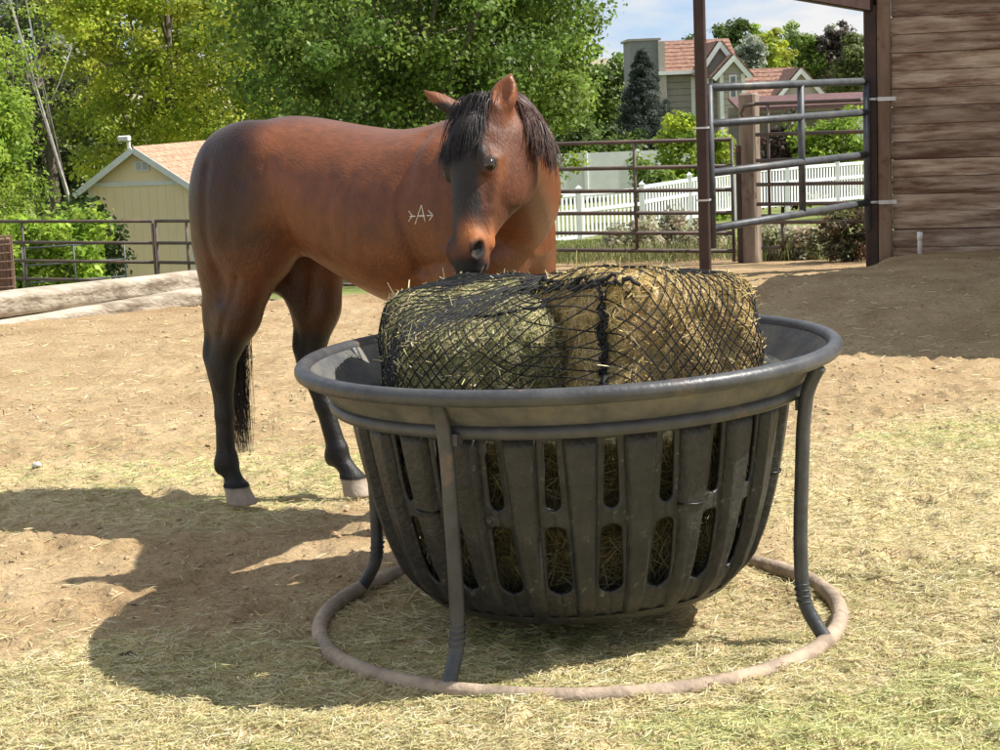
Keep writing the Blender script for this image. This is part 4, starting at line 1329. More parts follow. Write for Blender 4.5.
# studs behind the boards, corner post, steel post
for q in (.1, 1.6, 3.2, 4.8, 6.4):
    MB().box(W0 + WD * q - WN * .07 + Vector((0, 0, 1.35)), (.09, .09, 2.8), Rw).build('wall_stud', M['post'], barn)
back2 = MB(); back2.box(W0 + WD * 3.3 - WN * .026 + Vector((0, 0, 1.38)), (6.58, .012, 2.72), Rw); back2.build('wall_lining', M['post'], barn)
cp = MB(); cp.bevel_box(W0 - WD * .062 + WN * .01 + Vector((0, 0, 1.3)), (.115, .16, 2.9), .012, Rw); cp.build('corner_post', M['post'], barn)
sp_ = MB(); sp_.bevel_box(Vector((0, 0, 1.1)) + WN * .005, (.12, .12, 2.5), .012, Rw); sp_.build('steel_post', M['rust'], barn)
for z in (1.52, .60):
    cl = MB(); cl.tube([Vector((.085 * math.cos(t), .085 * math.sin(t), z)) for t in np.linspace(0, 2 * PI, 17)[:-1]], .014, 6, closed=True)
    o = cl.build('clamp_band', M['clamp'], barn, True)
    cb = MB(); cb.box(WD * .14 + WN * .09 + Vector((0, 0, z)), (.16, .02, .035), Rw); cb.build('clamp_plate', M['clamp'], barn)
bmv = P2 - P1; bl = bmv.length
# header beam from the free post to the barn
hb_ = MB()
bang = math.atan2(bmv.y, bmv.x)
hb_.bevel_box((P1 + P2) / 2 - P2 + Vector((0, 0, 2.37 - P1.z / 2)), (Vector((bmv.x, bmv.y, 0)).length + .12, .09, .16), .008, Matrix.Rotation(bang, 3, 'Z') @ Matrix.Rotation(R(3.2), 3, 'Y'))
hb_.build('header_beam', M['rust'], barn)
# added roof sheet out of view, outlined so that it shades the pad
sh = Vector((SUN.x / SUN.z, SUN.y / SUN.z, 0))
zr1 = 2.75
def unsh(x, y): return Vector((x, y, 0)) + sh * (zr1 - terr1(x, y))
cA = unsh(3.12, 15.15); cC = unsh(.25, 10.42)
dAC = (cA - cC).normalized()
wdir = Vector((.955, -.296, 0))
cA2 = cA + dAC * 1.6
poly = [cC, cC + wdir * 7.5, cC + wdir * 7.5 + dAC * ((cA2 - cC).length), cA2]
shade_roof = MB(); shade_roof.prism([p - P2 + Vector((0, 0, zr1)) for p in poly], (0, 0, .06))
shade_roof.build('roof', M['roof_metal'], barn)
for q in (2.9, 6.9):  # posts of the added roof, also out of view
    pp = cC + wdir * q + dAC * .4
    MB().bevel_box(Vector((pp.x, pp.y, 0)) - P2 + Vector((0, 0, zr1 / 2 + (terr1(pp.x, pp.y)) / 2)), (.12, .12, zr1 - terr1(pp.x, pp.y) - .01), .01).build('roof_post', M['rust'], barn)
# free steel post
fp = MB(); fp.bevel_box((0, 0, 1.32), (.083, .083, 2.75), .008, Rw)
post = empty('steel_post', P1)
tag(post, 'tall square brown steel post between the pipe fence and the grey gate', 'post')
fp.build('shaft', M['rust'], post)
for z in (1.27, .72):
    q = MB(); q.box((0, 0, z), (.098, .098, .014), Rw); q.build('clamp_band', M['clamp'], post)
# grey gate from the free post to the barn
gate = empty('pipe_gate', P1 + Vector((.07, .09, 0)))
tag(gate, 'grey galvanised pipe gate hung between the brown post and the barn', 'gate')
gA = Vector((.0, .0, 0)); gB = P2 - P1 - Vector((.07, .09, 0)) - bmv.normalized() * .11; gB.z = 0
for z in (1.51, 1.235, .86, .43):
    MB().tube([gA.lerp(gB, t) + Vector((0, 0, z - P1.z)) for t in (0, .5, 1)], .032, 12).build('rail', M['galv'], gate, True)
for t, z0, z1 in ((.0, .28, 1.53), (.545, .43, 1.51), (1.0, .18, 1.53)):
    p = gA.lerp(gB, t) - Vector((0, 0, P1.z))
    MB().tube([p + Vector((0, 0, z0)), p + Vector((0, 0, z1))], .030, 12).build('upright', M['galv'], gate, True)
# white stub pipe by the wall
pv = at(920, 259, 15.75)
sb_ = MB(); sb_.tube([(0, 0, -.05), (0, 0, .17), (.003, 0, .195)], [.021, .021, .02], 12); sb_.tube([(0, 0, .13), (0, 0, .20)], .025, 12)
o = sb_.build('stub_pipe', M['white_paint'], None, True); o.location = (pv.x, pv.y, terr1(pv.x, pv.y))
tag(o, 'short white plastic pipe standing up beside the barn boards', 'pipe')

# ------------------------------------------------------------------ brown pipe fence along the back of the yard
FD = Vector((.868, -.497, 0))
F0 = Vector((1.48, 19.0, 0))
def panel(name, A, B, ztop, zs, ups, label, mt, r_=.021, group='brown pipe fence panels', corner=0):
    root = empty(name, (A.x, A.y, ztop - zs[-1] - .08))
    tag(root, label, 'fence panel', group)
    o_ = root.location
    for z in zs:
        a = Vector((A.x, A.y, ztop - z)) - o_; b_ = Vector((B.x, B.y, ztop - z)) - o_
        MB().tube([a, b_], r_, 10).build('rail', mt, root, True)
    for u in ups:
        p = A.lerp(B, u)
        MB().tube([Vector((p.x, p.y, ztop)) - o_, Vector((p.x, p.y, ztop - zs[-1] - (.30 if u in (0, 1) else 0))) - o_], r_ * .85, 8).build('upright', mt, root, True)
    return root
RZ = (0, .27, .51, .745, .955, 1.14)
def fpt(s_): return F0 + FD * s_
panel('fence_panel', fpt(-3.2), fpt(1.12), .985, RZ, (0, .747, 1), 'brown pipe fence panel running from behind the horse to the timber post', M['brownrail'])
panel('fence_panel', fpt(-9.9), fpt(-6.55), .175, RZ, (0, .02, .35, 1), 'low brown pipe fence panel in front of the yellow shed, behind the log', M['brownrail'])
panel('fence_panel', fpt(-6.5), fpt(-3.3), .175, RZ, (0, .15, .6, 1), 'brown pipe fence panel mostly hidden behind the horse', M['brownrail'])
pA = Vector((2.62, 17.9, 0)); pB = Vector((4.9, 16.75, 0))
hg = panel('fence_panel', pA, pB, 1.335, (0, .30, .555, .79, .985, 1.165), (.05, .62, 1), 'brown pipe panel hung high between the timber post and the barn', M['brownrail'], .019)
ho = hg.location
lp = [Vector((pA.x, pA.y, 1.335)) - ho, Vector((pA.x - .1, pA.y + .05, 1.32)) - ho, Vector((pA.x - .13, pA.y + .065, 1.25)) - ho, Vector((pA.x - .1, pA.y + .05, 1.17)) - ho]
MB().tube(lp, .019, 8).build('corner_bend', M['brownrail'], hg, True)
u_ = [Vector((2.85, 17.8, .17)), Vector((2.86, 17.79, -.0)), Vector((2.82, 17.8, -.08)), Vector((2.66, 17.9, -.09))]
MB().tube([p - ho for p in u_], .018, 8).build('drop_hook', M['brownrail'], hg, True)
tp = at(752, 262, 18.2)
tpo = empty('timber_post', (tp.x, tp.y, terr1(tp.x, tp.y) - .03))
tag(tpo, 'thick square weathered timber post where the fence panels meet', 'post')
MB().bevel_box((0, 0, .86), (.17, .19, 1.74), .02, Matrix.Rotation(R(-25), 3, 'Z')).build('shaft', mat('grey_timber', (.13, .095, .07), (.30, .235, .18), 7, .9, .7, 24, stretch=(1, 1, .18), dirt=(.10, .06, .04), dscale=7, dlo=.55), tpo)
MB().bevel_box((-.115, -.03, .60), (.06, .06, 1.22), .008).build('steel_upright', M['rust'], tpo)
MB().bevel_box((-.02, -.125, .42), (.05, .025, .035), .006).build('yellow_tag', mat('yellow_tag', (.6, .42, .04), (.7, .5, .06), 20, .6), tpo)

# ------------------------------------------------------------------ logs on the edge of the yard
def logm(name, A, B, r0, r1, label, seed, flat=.9):
    A, B = Vector(A), Vector(B)
    L = (B - A).length; n_ = 44; m = 22
    d = (B - A).normalized(); sd = d.cross(Vector((0, 0, 1))).normalized(); up = sd.cross(d)
    V, F = [], []
    for i in range(n_ + 1):
        t = i / n_
        r_ = r0 + (r1 - r0) * t
        c = A.lerp(B, t)
        for k in range(m):
            an = 2 * PI * k / m
            q = Vector((t * L * 1.3, math.cos(an) * 1.3, math.sin(an) * 1.3 + seed))
            g = mnoise.noise(Vector((t * L * .5, math.cos(an) * 3.2, math.sin(an) * 3.2 + seed))) * .10 + mnoise.fractal(q * 1.7, 1, 2, 4) * .07 - .13 * max(0, 1 - abs(an - 4.1 + .4 * math.sin(t * 9)) / .16)
            ee = 6.0
            sqf = (abs(math.cos(an)) ** ee + abs(math.sin(an)) ** ee) ** (-1 / ee)
            V.append(tuple(c + (sd * math.cos(an) * 1.15 + up * math.sin(an) * flat) * r_ * sqf * (1 + g) - A))
    for i in range(n_):
        for k in range(m):
            k2 = (k + 1) % m
            F.append((i * m + k, i * m + k2, (i + 1) * m + k2, (i + 1) * m + k))
    mb = MB(); mb.v = V; mb.f = F
    mb.f.append(tuple(range(m))); mb.f.append(tuple(n_ * m + k for k in range(m - 1, -1, -1)))
    o = mb.build(name, M['log'], None, True); o.location = A
    tag(o, label, 'log', 'logs edging the yard')
    return o
a0, a1 = at(-70, 313, 13.0), at(197, 280, 14.25)
logm('log', a0, a1, .105, .088, 'split weathered log lying on top of another below the yellow shed', 3.1)
b0_, b1_ = at(-70, 341, 13.0), at(203, 296, 14.1)
logm('log', b0_, b1_, .10, .075, 'lower half-buried log under the split one beside the yard', 8.4)
# rusty mesh panel at the end of the logs
mp_ = at(0, 290, 15.1)
mpn = empty('mesh_panel', (mp_.x, mp_.y, mp_.z - .1))
tag(mpn, 'small rusty brown wire mesh panel standing behind the logs', 'fence panel')
for z in np.linspace(.05, .55, 8):
    MB().bar((-.8, 0, z), (.125, 0, z), .008, 6).build('wire', M['post'], mpn)
for x in np.linspace(-.8, .125, 20):
    MB().bar((x, .012, 0), (x, .012, .56), .007, 6).build('wire', M['post'], mpn)
MB().bevel_box((-.3, .06, .28), (.83, .06, .5), .01).build('board_back', M['post'], mpn)

# ------------------------------------------------------------------ vegetation
def leaves(C0, rad, n_cl, per, size, pal, cl_r=.55, shell=.55, seed=1, low=-1.0, aspect=.62, up_bias=.5):
    """leaf quads gathered in clumps that fill an ellipsoid; returns arrays and clump centres"""
    g = np.random.default_rng(seed)
    d = g.normal(size=(n_cl * 3, 3)); d /= np.linalg.norm(d, axis=1)[:, None]
    r_ = shell + (1 - shell) * g.random((n_cl * 3, 1)) ** .6
    lob = 1 + .22 * np.sin(d[:, :1] * 5 + seed) + .18 * np.sin(d[:, 2:3] * 7 + 2 * seed) * np.cos(d[:, 1:2] * 4)
    c = d * r_ * lob
    c = c[c[:, 2] > low][:n_cl]
    c = c * np.array(rad) + np.array(C0)
    n_cl = len(c)
    cs = cl_r * g.uniform(.55, 1.35, n_cl)
    pc = np.array(pal)[g.integers(0, len(pal), n_cl)] * g.uniform(.7, 1.25, (n_cl, 1))
    m = (per * g.uniform(.5, 1.4, n_cl)).astype(int)
    ix = np.repeat(np.arange(n_cl), m)
    n_ = len(ix)
    q = g.normal(size=(n_, 3)); q /= np.linalg.norm(q, axis=1)[:, None]
    q *= (g.random((n_, 1)) ** .45)
    p = c[ix] + q * cs[ix][:, None] * np.array([1.15, 1.15, .8])
    nr = q + g.normal(size=(n_, 3)) * .7 + np.array([0, 0, up_bias])
    nr /= np.linalg.norm(nr, axis=1)[:, None]
    a = np.cross(nr, g.normal(size=(n_, 3))); a /= np.linalg.norm(a, axis=1)[:, None]
    b_ = np.cross(nr, a)
    s_ = size * g.uniform(.6, 1.35, (n_, 1))
    V = np.stack([p - a * s_, p + b_ * s_ * aspect + nr * s_ * .15, p + a * s_, p - b_ * s_ * aspect + nr * s_ * .15], 1).reshape(-1, 3)
    F = np.arange(n_ * 4).reshape(-1, 4)
    lc = pc[ix] * g.uniform(.75, 1.3, (n_, 1)) * (1 + g.normal(0, .05, (n_, 3)))
    return V, F, np.repeat(np.clip(lc, .005, .8), 4, 0), c
GREEN = [(.165, .25, .044), (.205, .295, .055), (.13, .21, .04), (.25, .34, .068)]
YELLOWG = [(.40, .47, .048), (.49, .55, .06), (.31, .39, .045), (.54, .57, .09)]
DARKG = [(.09, .14, .037), (.115, .17, .043), (.14, .205, .052)]
LIVE = [(.30, .42, .054), (.37, .49, .07), (.23, .34, .047)]
SPRUCE = [(.085, .11, .085), (.115, .14, .115), (.07, .09, .065)]
SAGE = [(.48, .47, .32), (.60, .55, .39), (.38, .39, .23), (.68, .58, .42)]
BROWNG = [(.17, .16, .07), (.23, .19, .10), (.13, .14, .06), (.27, .18, .11)]
PURPLE = [(.09, .05, .05), (.12, .07, .06), (.09, .09, .045)]
SILVER = [(.36, .40, .31), (.43, .46, .37), (.29, .33, .24)]
def tree(name, label, base, crown_c, rad, n_cl, per, size, pal, cl_r, seed, trunk_r=.2, limbs=9, bark='bark', group=None, cat='tree', shell=.5, low=-1.0, lean=(0, 0)):
    base = Vector(base); cc = Vector(crown_c) - base
    root = empty(name, base)
    tag(root, label, cat, group)
    V, F, C_, c = leaves(cc, rad, n_cl, per, size, pal, cl_r, shell, seed, low)
    link('crown', np_mesh('crown', V, F, False, {'Col': C_}), M['leaf'], root)
    g = random.Random(seed)
    tr = MB()
    top = cc + Vector((lean[0], lean[1], rad[2] * .45))
    pts = [Vector((0, 0, -.15)).lerp(top, t) + Vector((math.sin(t * 5 + seed) * .12, math.cos(t * 4 + seed) * .1, 0)) * trunk_r * 3 * t for t in np.linspace(0, 1, 9)]
    tr.tube(pts, [trunk_r * (1.25 - 1.1 * t) + .012 for t in np.linspace(0, 1, 9)], 10)
    for k in range(min(limbs, len(c))):
        e = Vector(c[g.randrange(len(c))])
        t = g.uniform(.3, .85); s0 = pts[int(t * 8)]
        mid = s0.lerp(e, .5) + Vector((0, 0, -.05 * (e - s0).length))
        tr.tube([s0, mid, e], [trunk_r * (.5 - .35 * t), trunk_r * .2, .012], 6)
    tr.build('trunk', M[bark], root, True)
    return root
def tz(x, y): return Vector((x, y, terr1(x, y)))
# large deciduous trees behind the horse
tree('broadleaf_tree', 'large dark green broadleaf tree rising behind the horse', tz(-.9, 35), (-2.1, 35, 3.7), (3.45, 3.0, 4.1), 380, 210, .058, GREEN, .62, 3, .26, 26, group='trees behind the yard')
tree('broadleaf_tree', 'broadleaf tree with hanging boughs beside the white picket fence', tz(.9, 38), (.75, 37.6, 2.9), (1.6, 1.9, 3.3), 180, 170, .056, GREEN + LIVE[:1], .55, 13, .16, 12, group='trees behind the yard')
tree('broadleaf_tree', 'yellow-green broadleaf tree over the shed roof', tz(-9.0, 50), (-8.6, 50, 3.4), (3.1, 2.8, 4.2), 260, 170, .072, YELLOWG, .62, 5, .2, 16, group='trees behind the yard')
tree('broadleaf_tree', 'bright green leafy tree leaning over the left end of the pipe fence', tz(-11.6, 40), (-11.3, 39, .6), (1.55, 1.8, 2.8), 170, 170, .055, LIVE, .5, 6, .15, 12, group='trees behind the yard')
tree('broadleaf_tree', 'dark green tree between the yellow-green and the large tree', tz(-4.6, 58), (-4.6, 58, 4.6), (4.2, 3, 6.0), 240, 150, .095, DARKG, .8, 8, .25, 16, group='trees behind the yard')
tree('broadleaf_tree', 'sparse grey-green tree with sky showing through above the shed', tz(-13.5, 56), (-13.6, 56, 3.6), (3.0, 2.5, 5.0), 150, 100, .08, [(.10, .13, .05), (.14, .16, .07), (.08, .10, .04)], .6, 9, .16, 26, group='trees behind the yard')
tree('aspen_tree', 'slender pale-barked leaning aspen left of the shed', tz(-9.6, 43), (-10.9, 43, 4.4), (1.3, 1.2, 2.6), 40, 45, .05, LIVE + SILVER[:1], .4, 10, .04, 6, 'pale_bark', lean=(-.5, 0))
tree('broadleaf_tree', 'dim olive tree standing in the thicket behind the shed', tz(-7.5, 64), (-7.0, 64, 2.4), (5.5, 3, 4.2), 200, 110, .13, DARKG + GREEN[:1], .9, 11, .2, 12, group='trees behind the yard')
tree('broadleaf_tree', 'tall dim tree in the thicket left of the shed', tz(-16.5, 66), (-16.5, 66, 3.2), (3.4, 3, 5.2), 170, 110, .13, DARKG + LIVE[:1], .85, 12, .2, 12, group='trees behind the yard')
# shrubs by the left fence; the dark one added for shade underneath
for i, (px, py, D, rx, rz_, pal, lab) in enumerate([(40, 268, 29, .95, .8, LIVE, 'bright green leafy shrub growing through the left pipe fence'), (84, 275, 33, .6, .9, DARKG, 'dark green shrub added as shade under the bush, by the yellow shed corner')]):
    p = at(px, py, D); g_ = tz(p.x, p.y)
    tree('shrub', lab, g_, g_ + Vector((0, 0, rz_)), (rx, rx * .8, rz_), 70, 110, .06, pal, .32, 30 + i, .04, 8, cat='shrub')
# spruce
def spruce(base, h_, r_, label, seed):
    root = empty('spruce_tree', base); tag(root, label, 'tree')
    g = np.random.default_rng(seed)
    Vs, Fs, Cs = [], [], []; o = 0
    for k in range(420):
        t = g.random() ** .9
        an = g.uniform(0, 2 * PI); rr = r_ * (1 - t) * g.uniform(.25, 1.05) + .08
        c = (rr * math.cos(an), rr * math.sin(an), .25 + t * (h_ - .3) - rr * .12)
        V, F, C_, _ = leaves(c, (.01, .01, .01), 1, 95, .075, SPRUCE, .30 * (1.15 - .6 * t), .5, int(g.integers(1e6)), aspect=.25)
        Vs.append(V); Fs.append(F + o); Cs.append(C_); o += len(V)
    link('crown', np_mesh('crown', np.concatenate(Vs), np.concatenate(Fs), False, {'Col': np.concatenate(Cs)}), M['leaf'], root)
    MB().tube([(0, 0, -.1), (0, 0, h_ * .5), (0, 0, h_ * .97)], [.14, .09, .015], 8).build('trunk', M['bark'], root, True)
spx = at(645, 142, 76)
spb = tz(spx.x, spx.y)
spruce(spb, at(640, 50, 76).z - spb.z, 2.5, 'conical grey-green spruce in front of the grey house', 5)
def bush(name, label, px, py_base, D, wpx, hpx, pal, n_cl, per, size, cl_r, seed, on_ground=True):
    p = at(px, py_base, D); sc = D / 1800.0
    g_ = tz(p.x, p.y) if on_ground else p
    topz = at(px, py_base - hpx, D).z
    hh = max(topz - g_.z, .3)
    return tree(name, label, g_, g_ + Vector((0, 0, hh * .5)), (wpx * sc / 2, wpx * sc / 2.4, hh * .52), n_cl, per, size, pal, cl_r, seed, .04, 8, cat='shrub', shell=.35)
bush('shrub', 'rounded bright green shrub behind the white picket fence', 692, 190, 55, 80, 74, LIVE + YELLOWG[:1], 90, 120, .08, .38, 41)
bush('shrub', 'dark green hedge shrub behind the solid white fence', 585, 175, 72, 110, 60, DARKG + GREEN[:1], 90, 110, .10, .5, 46)
bush('shrub', 'small deep green shrub at the foot of the bright one', 652, 190, 53, 36, 28, GREEN, 40, 100, .07, .3, 42)
bush('shrub', 'fresh green shrub behind the hung pipe panel', 832, 165, 56, 66, 52, LIVE, 80, 110, .08, .36, 43)
bush('shrub', 'dark purple-brown shrub below the maroon roof', 782, 168, 57, 50, 48, PURPLE, 60, 110, .08, .34, 44)
bush('shrub', 'brownish twiggy shrub at the foot of the barn corner post', 848, 262, 17.6, 66, 56, BROWNG, 70, 70, .022, .10, 45)
for i, (px, D, w_, h_) in enumerate([(640, 20.6, 48, 44), (672, 20.9, 52, 46), (706, 20.6, 44, 38), (618, 21.2, 34, 24), (783, 18.6, 44, 36), (808, 18.4, 34, 22)]):
    labs = ['pale rabbitbrush clump left of the fence upright', 'tallest pale rabbitbrush clump behind the fence rails', 'pale rabbitbrush clump behind the brown steel post', 'smallest pale rabbitbrush clump at the lawn edge', 'grey-green brush clump right of the timber post', 'low grey-green brush clump beside the brownish shrub']
    bush('shrub', labs[i], px, 263, D, w_, h_, SAGE, 46, 90, .026, .11, 50 + i)
# grasses along the foot of the fence and dry lawn
def tufts(name, label, pts, hgt, pal, per=26, w=.004, spread=.09):
    P0, D_, L_, C_ = [], [], [], []
    for (x, y) in pts:
        k = per
        P0.append(np.stack([x + rng.normal(0, spread, k), y + rng.normal(0, spread, k), np.zeros(k)], -1))
        D_.append(np.stack([rng.normal(0, .35, k), rng.normal(0, .35, k), np.ones(k)], -1))
        L_.append(rng.uniform(hgt * .4, hgt, k)); C_.append(np.array(pal)[rng.integers(0, len(pal), k)] * rng.uniform(.7, 1.25, (k, 1)))
    P0 = np.concatenate(P0); D_ = np.concatenate(D_); L_ = np.concatenate(L_); C_ = np.concatenate(C_)
    P0[:, 2] = ground_z(P0[:, 0], P0[:, 1]) + L_ * .45
    V, F, CC = ribbons(P0, D_, L_, np.full(len(P0), w), rng.normal(0, .05, len(P0)), C_)
    return tag(link(name, np_mesh(name, V, F, False, {'Col': CC}), M['straw']), label, 'grass', kind='stuff')
pts = [(fpt(s_).x + rng.normal(0, .1), fpt(s_).y + rng.uniform(.1, .9)) for s_ in np.linspace(-1.6, 3.2, 130)]
tufts('grass', 'uneven green grass along the foot of the pipe fence', pts, .24, [(.16, .22, .06), (.22, .27, .09), (.30, .30, .14), (.40, .35, .19)])
pts = [(rng.uniform(-1.5, 3.6), rng.uniform(20.5, 40)) for _ in range(1500)]
tufts('lawn', 'short green and straw lawn running down to the picket fence', pts, .16, [(.17, .23, .05), (.24, .28, .07), (.36, .34, .15)], 16, .008, .2)
pts = [(rng.uniform(-7, -.6), rng.uniform(14.6, 17.5)) for _ in range(160)]
tufts('grass', 'dry grass on the bank below the logs', pts, .3, [(.16, .20, .06), (.42, .37, .22), (.5, .44, .28)], 20, .004, .1)
sg = [at(px, 285, 15.2) for px in (118, 126, 131, 140)]
tufts('grass', 'few pale dry stalks in front of the yellow shed wall', [(p.x, p.y) for p in sg], .95, [(.55, .48, .3)], 4, .004, .04)

# ------------------------------------------------------------------ yellow shed
M['shed_wall'] = mat('shed_siding', (.93, .735, .46), (.95, .77, .51), 2.5, .75, .08, 20)
M['shingle'] = mat('shingle', (.27, .165, .105), (.47, .32, .22), 9, .9, .4, 30, c3=(.37, .235, .155))
SY = R(-13)
pk = at(137, 147, 40.0)
lowz = terr1(pk.x, pk.y) - .05
shed = empty('shed', (pk.x, pk.y, lowz), SY)
tag(shed, 'small yellow garden shed with white trim and brown shingle roof', 'shed')
sw, sd_, ridge = 2.42, 6.0, pk.z - lowz
eave = ridge - .80
MB().prism([(-sw / 2, 0, 0), (sw / 2, 0, 0), (sw / 2, 0, eave), (0, 0, ridge - .09), (-sw / 2, 0, eave)], (0, sd_, 0)).build('wall', M['shed_wall'], shed)
for k in range(12):                                         # grooved sheet siding
    x = -sw / 2 + sw * (k + .5) / 12
    MB().box((x, -.006, (eave) / 2), (sw / 12 - .004, .012, eave - .02)).build('siding_strip', M['shed_wall'], shed)
for s_ in (-1, 1):
    MB().box((s_ * (sw / 2 - .03), -.018, eave / 2), (.09, .035, eave)).build('corner_trim', M['white_paint'], shed)
    slope = math.atan2(.80, sw / 2); L_ = math.hypot(.80, sw / 2) + .30
    # roof plane as courses of shingles
    for k in range(8):
        t0 = k / 8 * L_; ln = L_ / 8 + .03
        cx = s_ * (t0 + ln / 2) * math.cos(slope); cz = ridge - (t0 + ln / 2) * math.sin(slope) + .012
        o = MB().box((cx, sd_ / 2, cz), (ln, sd_ + .5, .028), Matrix.Rotation(s_ * (slope - .035), 3, 'Y')).build('shingle_course', M['shingle'], shed)
    cx = s_ * L_ / 2 * math.cos(slope); cz = ridge - L_ / 2 * math.sin(slope) - .055
    MB().box((cx, -.265 + s_ * .004, cz), (L_, .035, .13), Matrix.Rotation(s_ * slope, 3, 'Y')).build('rake_board', M['white_paint'], shed)
MB().box((0, -.024, eave - .0), (sw - .1, .04, .10)).build('gable_trim', M['white_paint'], shed)
vent = MB().box((.09, -.02, eave + .38), (.34, .04, .22)).build('vent', M['white_paint'], shed)
for k in range(2):
    MB().box((.09 - .075 + .15 * k, -.044, eave + .38), (.11, .012, .15)).build('louvre', mat('vent_shade', (.5, .5, .5), (.55, .55, .55), 8, .6), vent)
MB().tube([(-.1, -.2, ridge - .05), (-.1, -.22, ridge + .16)], .045, 8).build('camera_mount', M['white_paint'], shed)
MB().bevel_box((-.16, -.28, ridge + .2), (.26, .16, .12), .02).build('security_camera', M['white_paint'], shed)
# galvanised gate behind the left fence
gp = at(75, 268, 27)
gg = empty('tube_gate', (gp.x, gp.y, terr1(gp.x, gp.y)), R(20))
tag(gg, 'thin grey tube gate behind the low brown fence panel', 'gate')
for k in range(4):
    MB().bar((-.75, 0, .25 + .26 * k), (.75, 0, .25 + .26 * k), .013, 8).build('rail', M['galv'], gg, True)
for x in (-.75, 0, .75):
    MB().bar((x, 0, .1), (x, 0, 1.05), .014, 8).build('upright', M['galv'], gg, True)

# ------------------------------------------------------------------ white picket fence on the slope
pkm = MB().box((0, 0, .5), (.062, .02, 1.0)).mesh('picket')
def picket_run(A, B, h0, h1, label, nseg, first=1):
    root = empty('picket_fence', A); tag(root, label, 'fence', 'white picket fence runs')
    L_ = math.hypot(B.x - A.x, B.y - A.y); ang_ = math.atan2(B.y - A.y, B.x - A.x)
    n_ = int(L_ / .125)
    for k in range(n_):
        t = (k + .5) / n_
        p = A.lerp(B, t) - A; hh = h0 + (h1 - h0) * t
        o = link('picket', pkm, M['white'], root)
        o.location = p + Vector((0, 0, .05)); o.rotation_euler = (0, 0, ang_); o.scale = (1, 1, hh - .02)
    for f_ in (.08, .62, .97):
        a = Vector((0, 0, h0 * f_ + .03)); b_ = B - A + Vector((0, 0, h1 * f_ + .03))
        d = b_ - a
        MB().box((a + b_) / 2, (d.length, .045, .09), d.to_track_quat('X', 'Z').to_matrix()).build('rail', M['white'], root)
    for k in range(first, nseg + 1):
        p = A.lerp(B, k / nseg) - A; hh = (h0 + (h1 - h0) * k / nseg) * 1.12
        po = MB().bevel_box((0, 0, hh / 2 - .1), (.13, .13, hh + .2), .01).build('fence_post', M['white'], root)
        po.location = p
        MB().add([(-.085, -.085, hh), (.085, -.085, hh), (.085, .085, hh), (-.085, .085, hh), (0, 0, hh + .08)], [(0, 1, 4), (1, 2, 4), (2, 3, 4), (3, 0, 4), (3, 2, 1, 0)]).build('cap', M['white'], po)
q0, q1, q2, q3 = at(515, 253, 45), at(643, 230, 47), at(735, 213, 50), at(885, 199, 54)
def hgt(px, pb_, pt, D): return at(px, pt, D).z - at(px, pb_, D).z
picket_run(q0, q1, hgt(515, 253, 199, 45), hgt(643, 230, 189, 47), 'white picket fence run nearest the horse, stepping up the slope', 2, 0)
picket_run(q1, q2, hgt(643, 230, 187, 47), hgt(735, 213, 173, 50), 'white picket fence run between the steel post and fence upright', 2)
picket_run(q2, q3, hgt(735, 213, 172, 50), hgt(885, 199, 161, 54), 'white picket fence run seen through the grey gate', 3)
# solid white fence further back
def solid_fence(A, B, h0, h1, label, n_):
    root = empty('panel_fence', A); tag(root, label, 'fence', 'solid white vinyl fences')
    for k in range(n_):
        a = A.lerp(B, k / n_) - A; b_ = A.lerp(B, (k + 1) / n_) - A
        hh = h0 + (h1 - h0) * (k + .5) / n_
        d = b_ - a; c = (a + b_) / 2
        rot = Matrix.Rotation(math.atan2(d.y, d.x), 3, 'Z')
        MB().box(c + Vector((0, 0, hh / 2)), (d.length - .10, .045, hh), rot).build('panel', M['white'], root)
        MB().bevel_box(a + Vector((0, 0, hh / 2)), (.14, .14, hh + .12), .01, rot).build('fence_post', M['white'], root)
    MB().bevel_box(B - A + Vector((0, 0, h1 / 2)), (.14, .14, h1 + .12), .01).build('fence_post', M['white'], root)
solid_fence(at(535, 200, 64), at(690, 194, 64), hgt(535, 200, 155, 64), hgt(690, 194, 149, 64), 'solid white vinyl fence behind the hanging boughs', 3)
solid_fence(at(845, 150, 76), at(925, 146, 70), hgt(845, 150, 120, 76), hgt(925, 146, 112, 70), 'short solid white fence by the barn corner', 2)

# ------------------------------------------------------------------ houses beyond
def siding(name, c):
    m = mat(name, tuple(k * .92 for k in c), tuple(k * 1.06 for k in c), 3, .8)
    return m
M['taupe'] = siding('taupe_siding', (.30, .27, .245)); M['greyside'] = siding('grey_siding', (.22, .225, .23)); M['beige'] = siding('beige_siding', (.44, .385, .34))
M['tile'] = mat('orange_shingle', (.15, .078, .055), (.33, .19, .135), 4.5, .9, .5, 12, c3=(.225, .122, .085))
M['maroon'] = mat('maroon_roof', (.10, .05, .05), (.15, .075, .07), 3, .7)
M['pane'] = mat('window_pane', (.10, .12, .14), (.16, .18, .2), 1, .08, spec=.7)
def lap_wall(root, x0, x1, y, z0, z1, mt, name='siding_board', step=.35):
    z = z0
    while z < z1 - .02:
        h_ = min(step, z1 - z)
        MB().box(((x0 + x1) / 2, y, z + h_ / 2), (x1 - x0, .06, h_ - .03), Matrix.Rotation(.06, 3, 'X')).build(name, mt, root)
        z += step
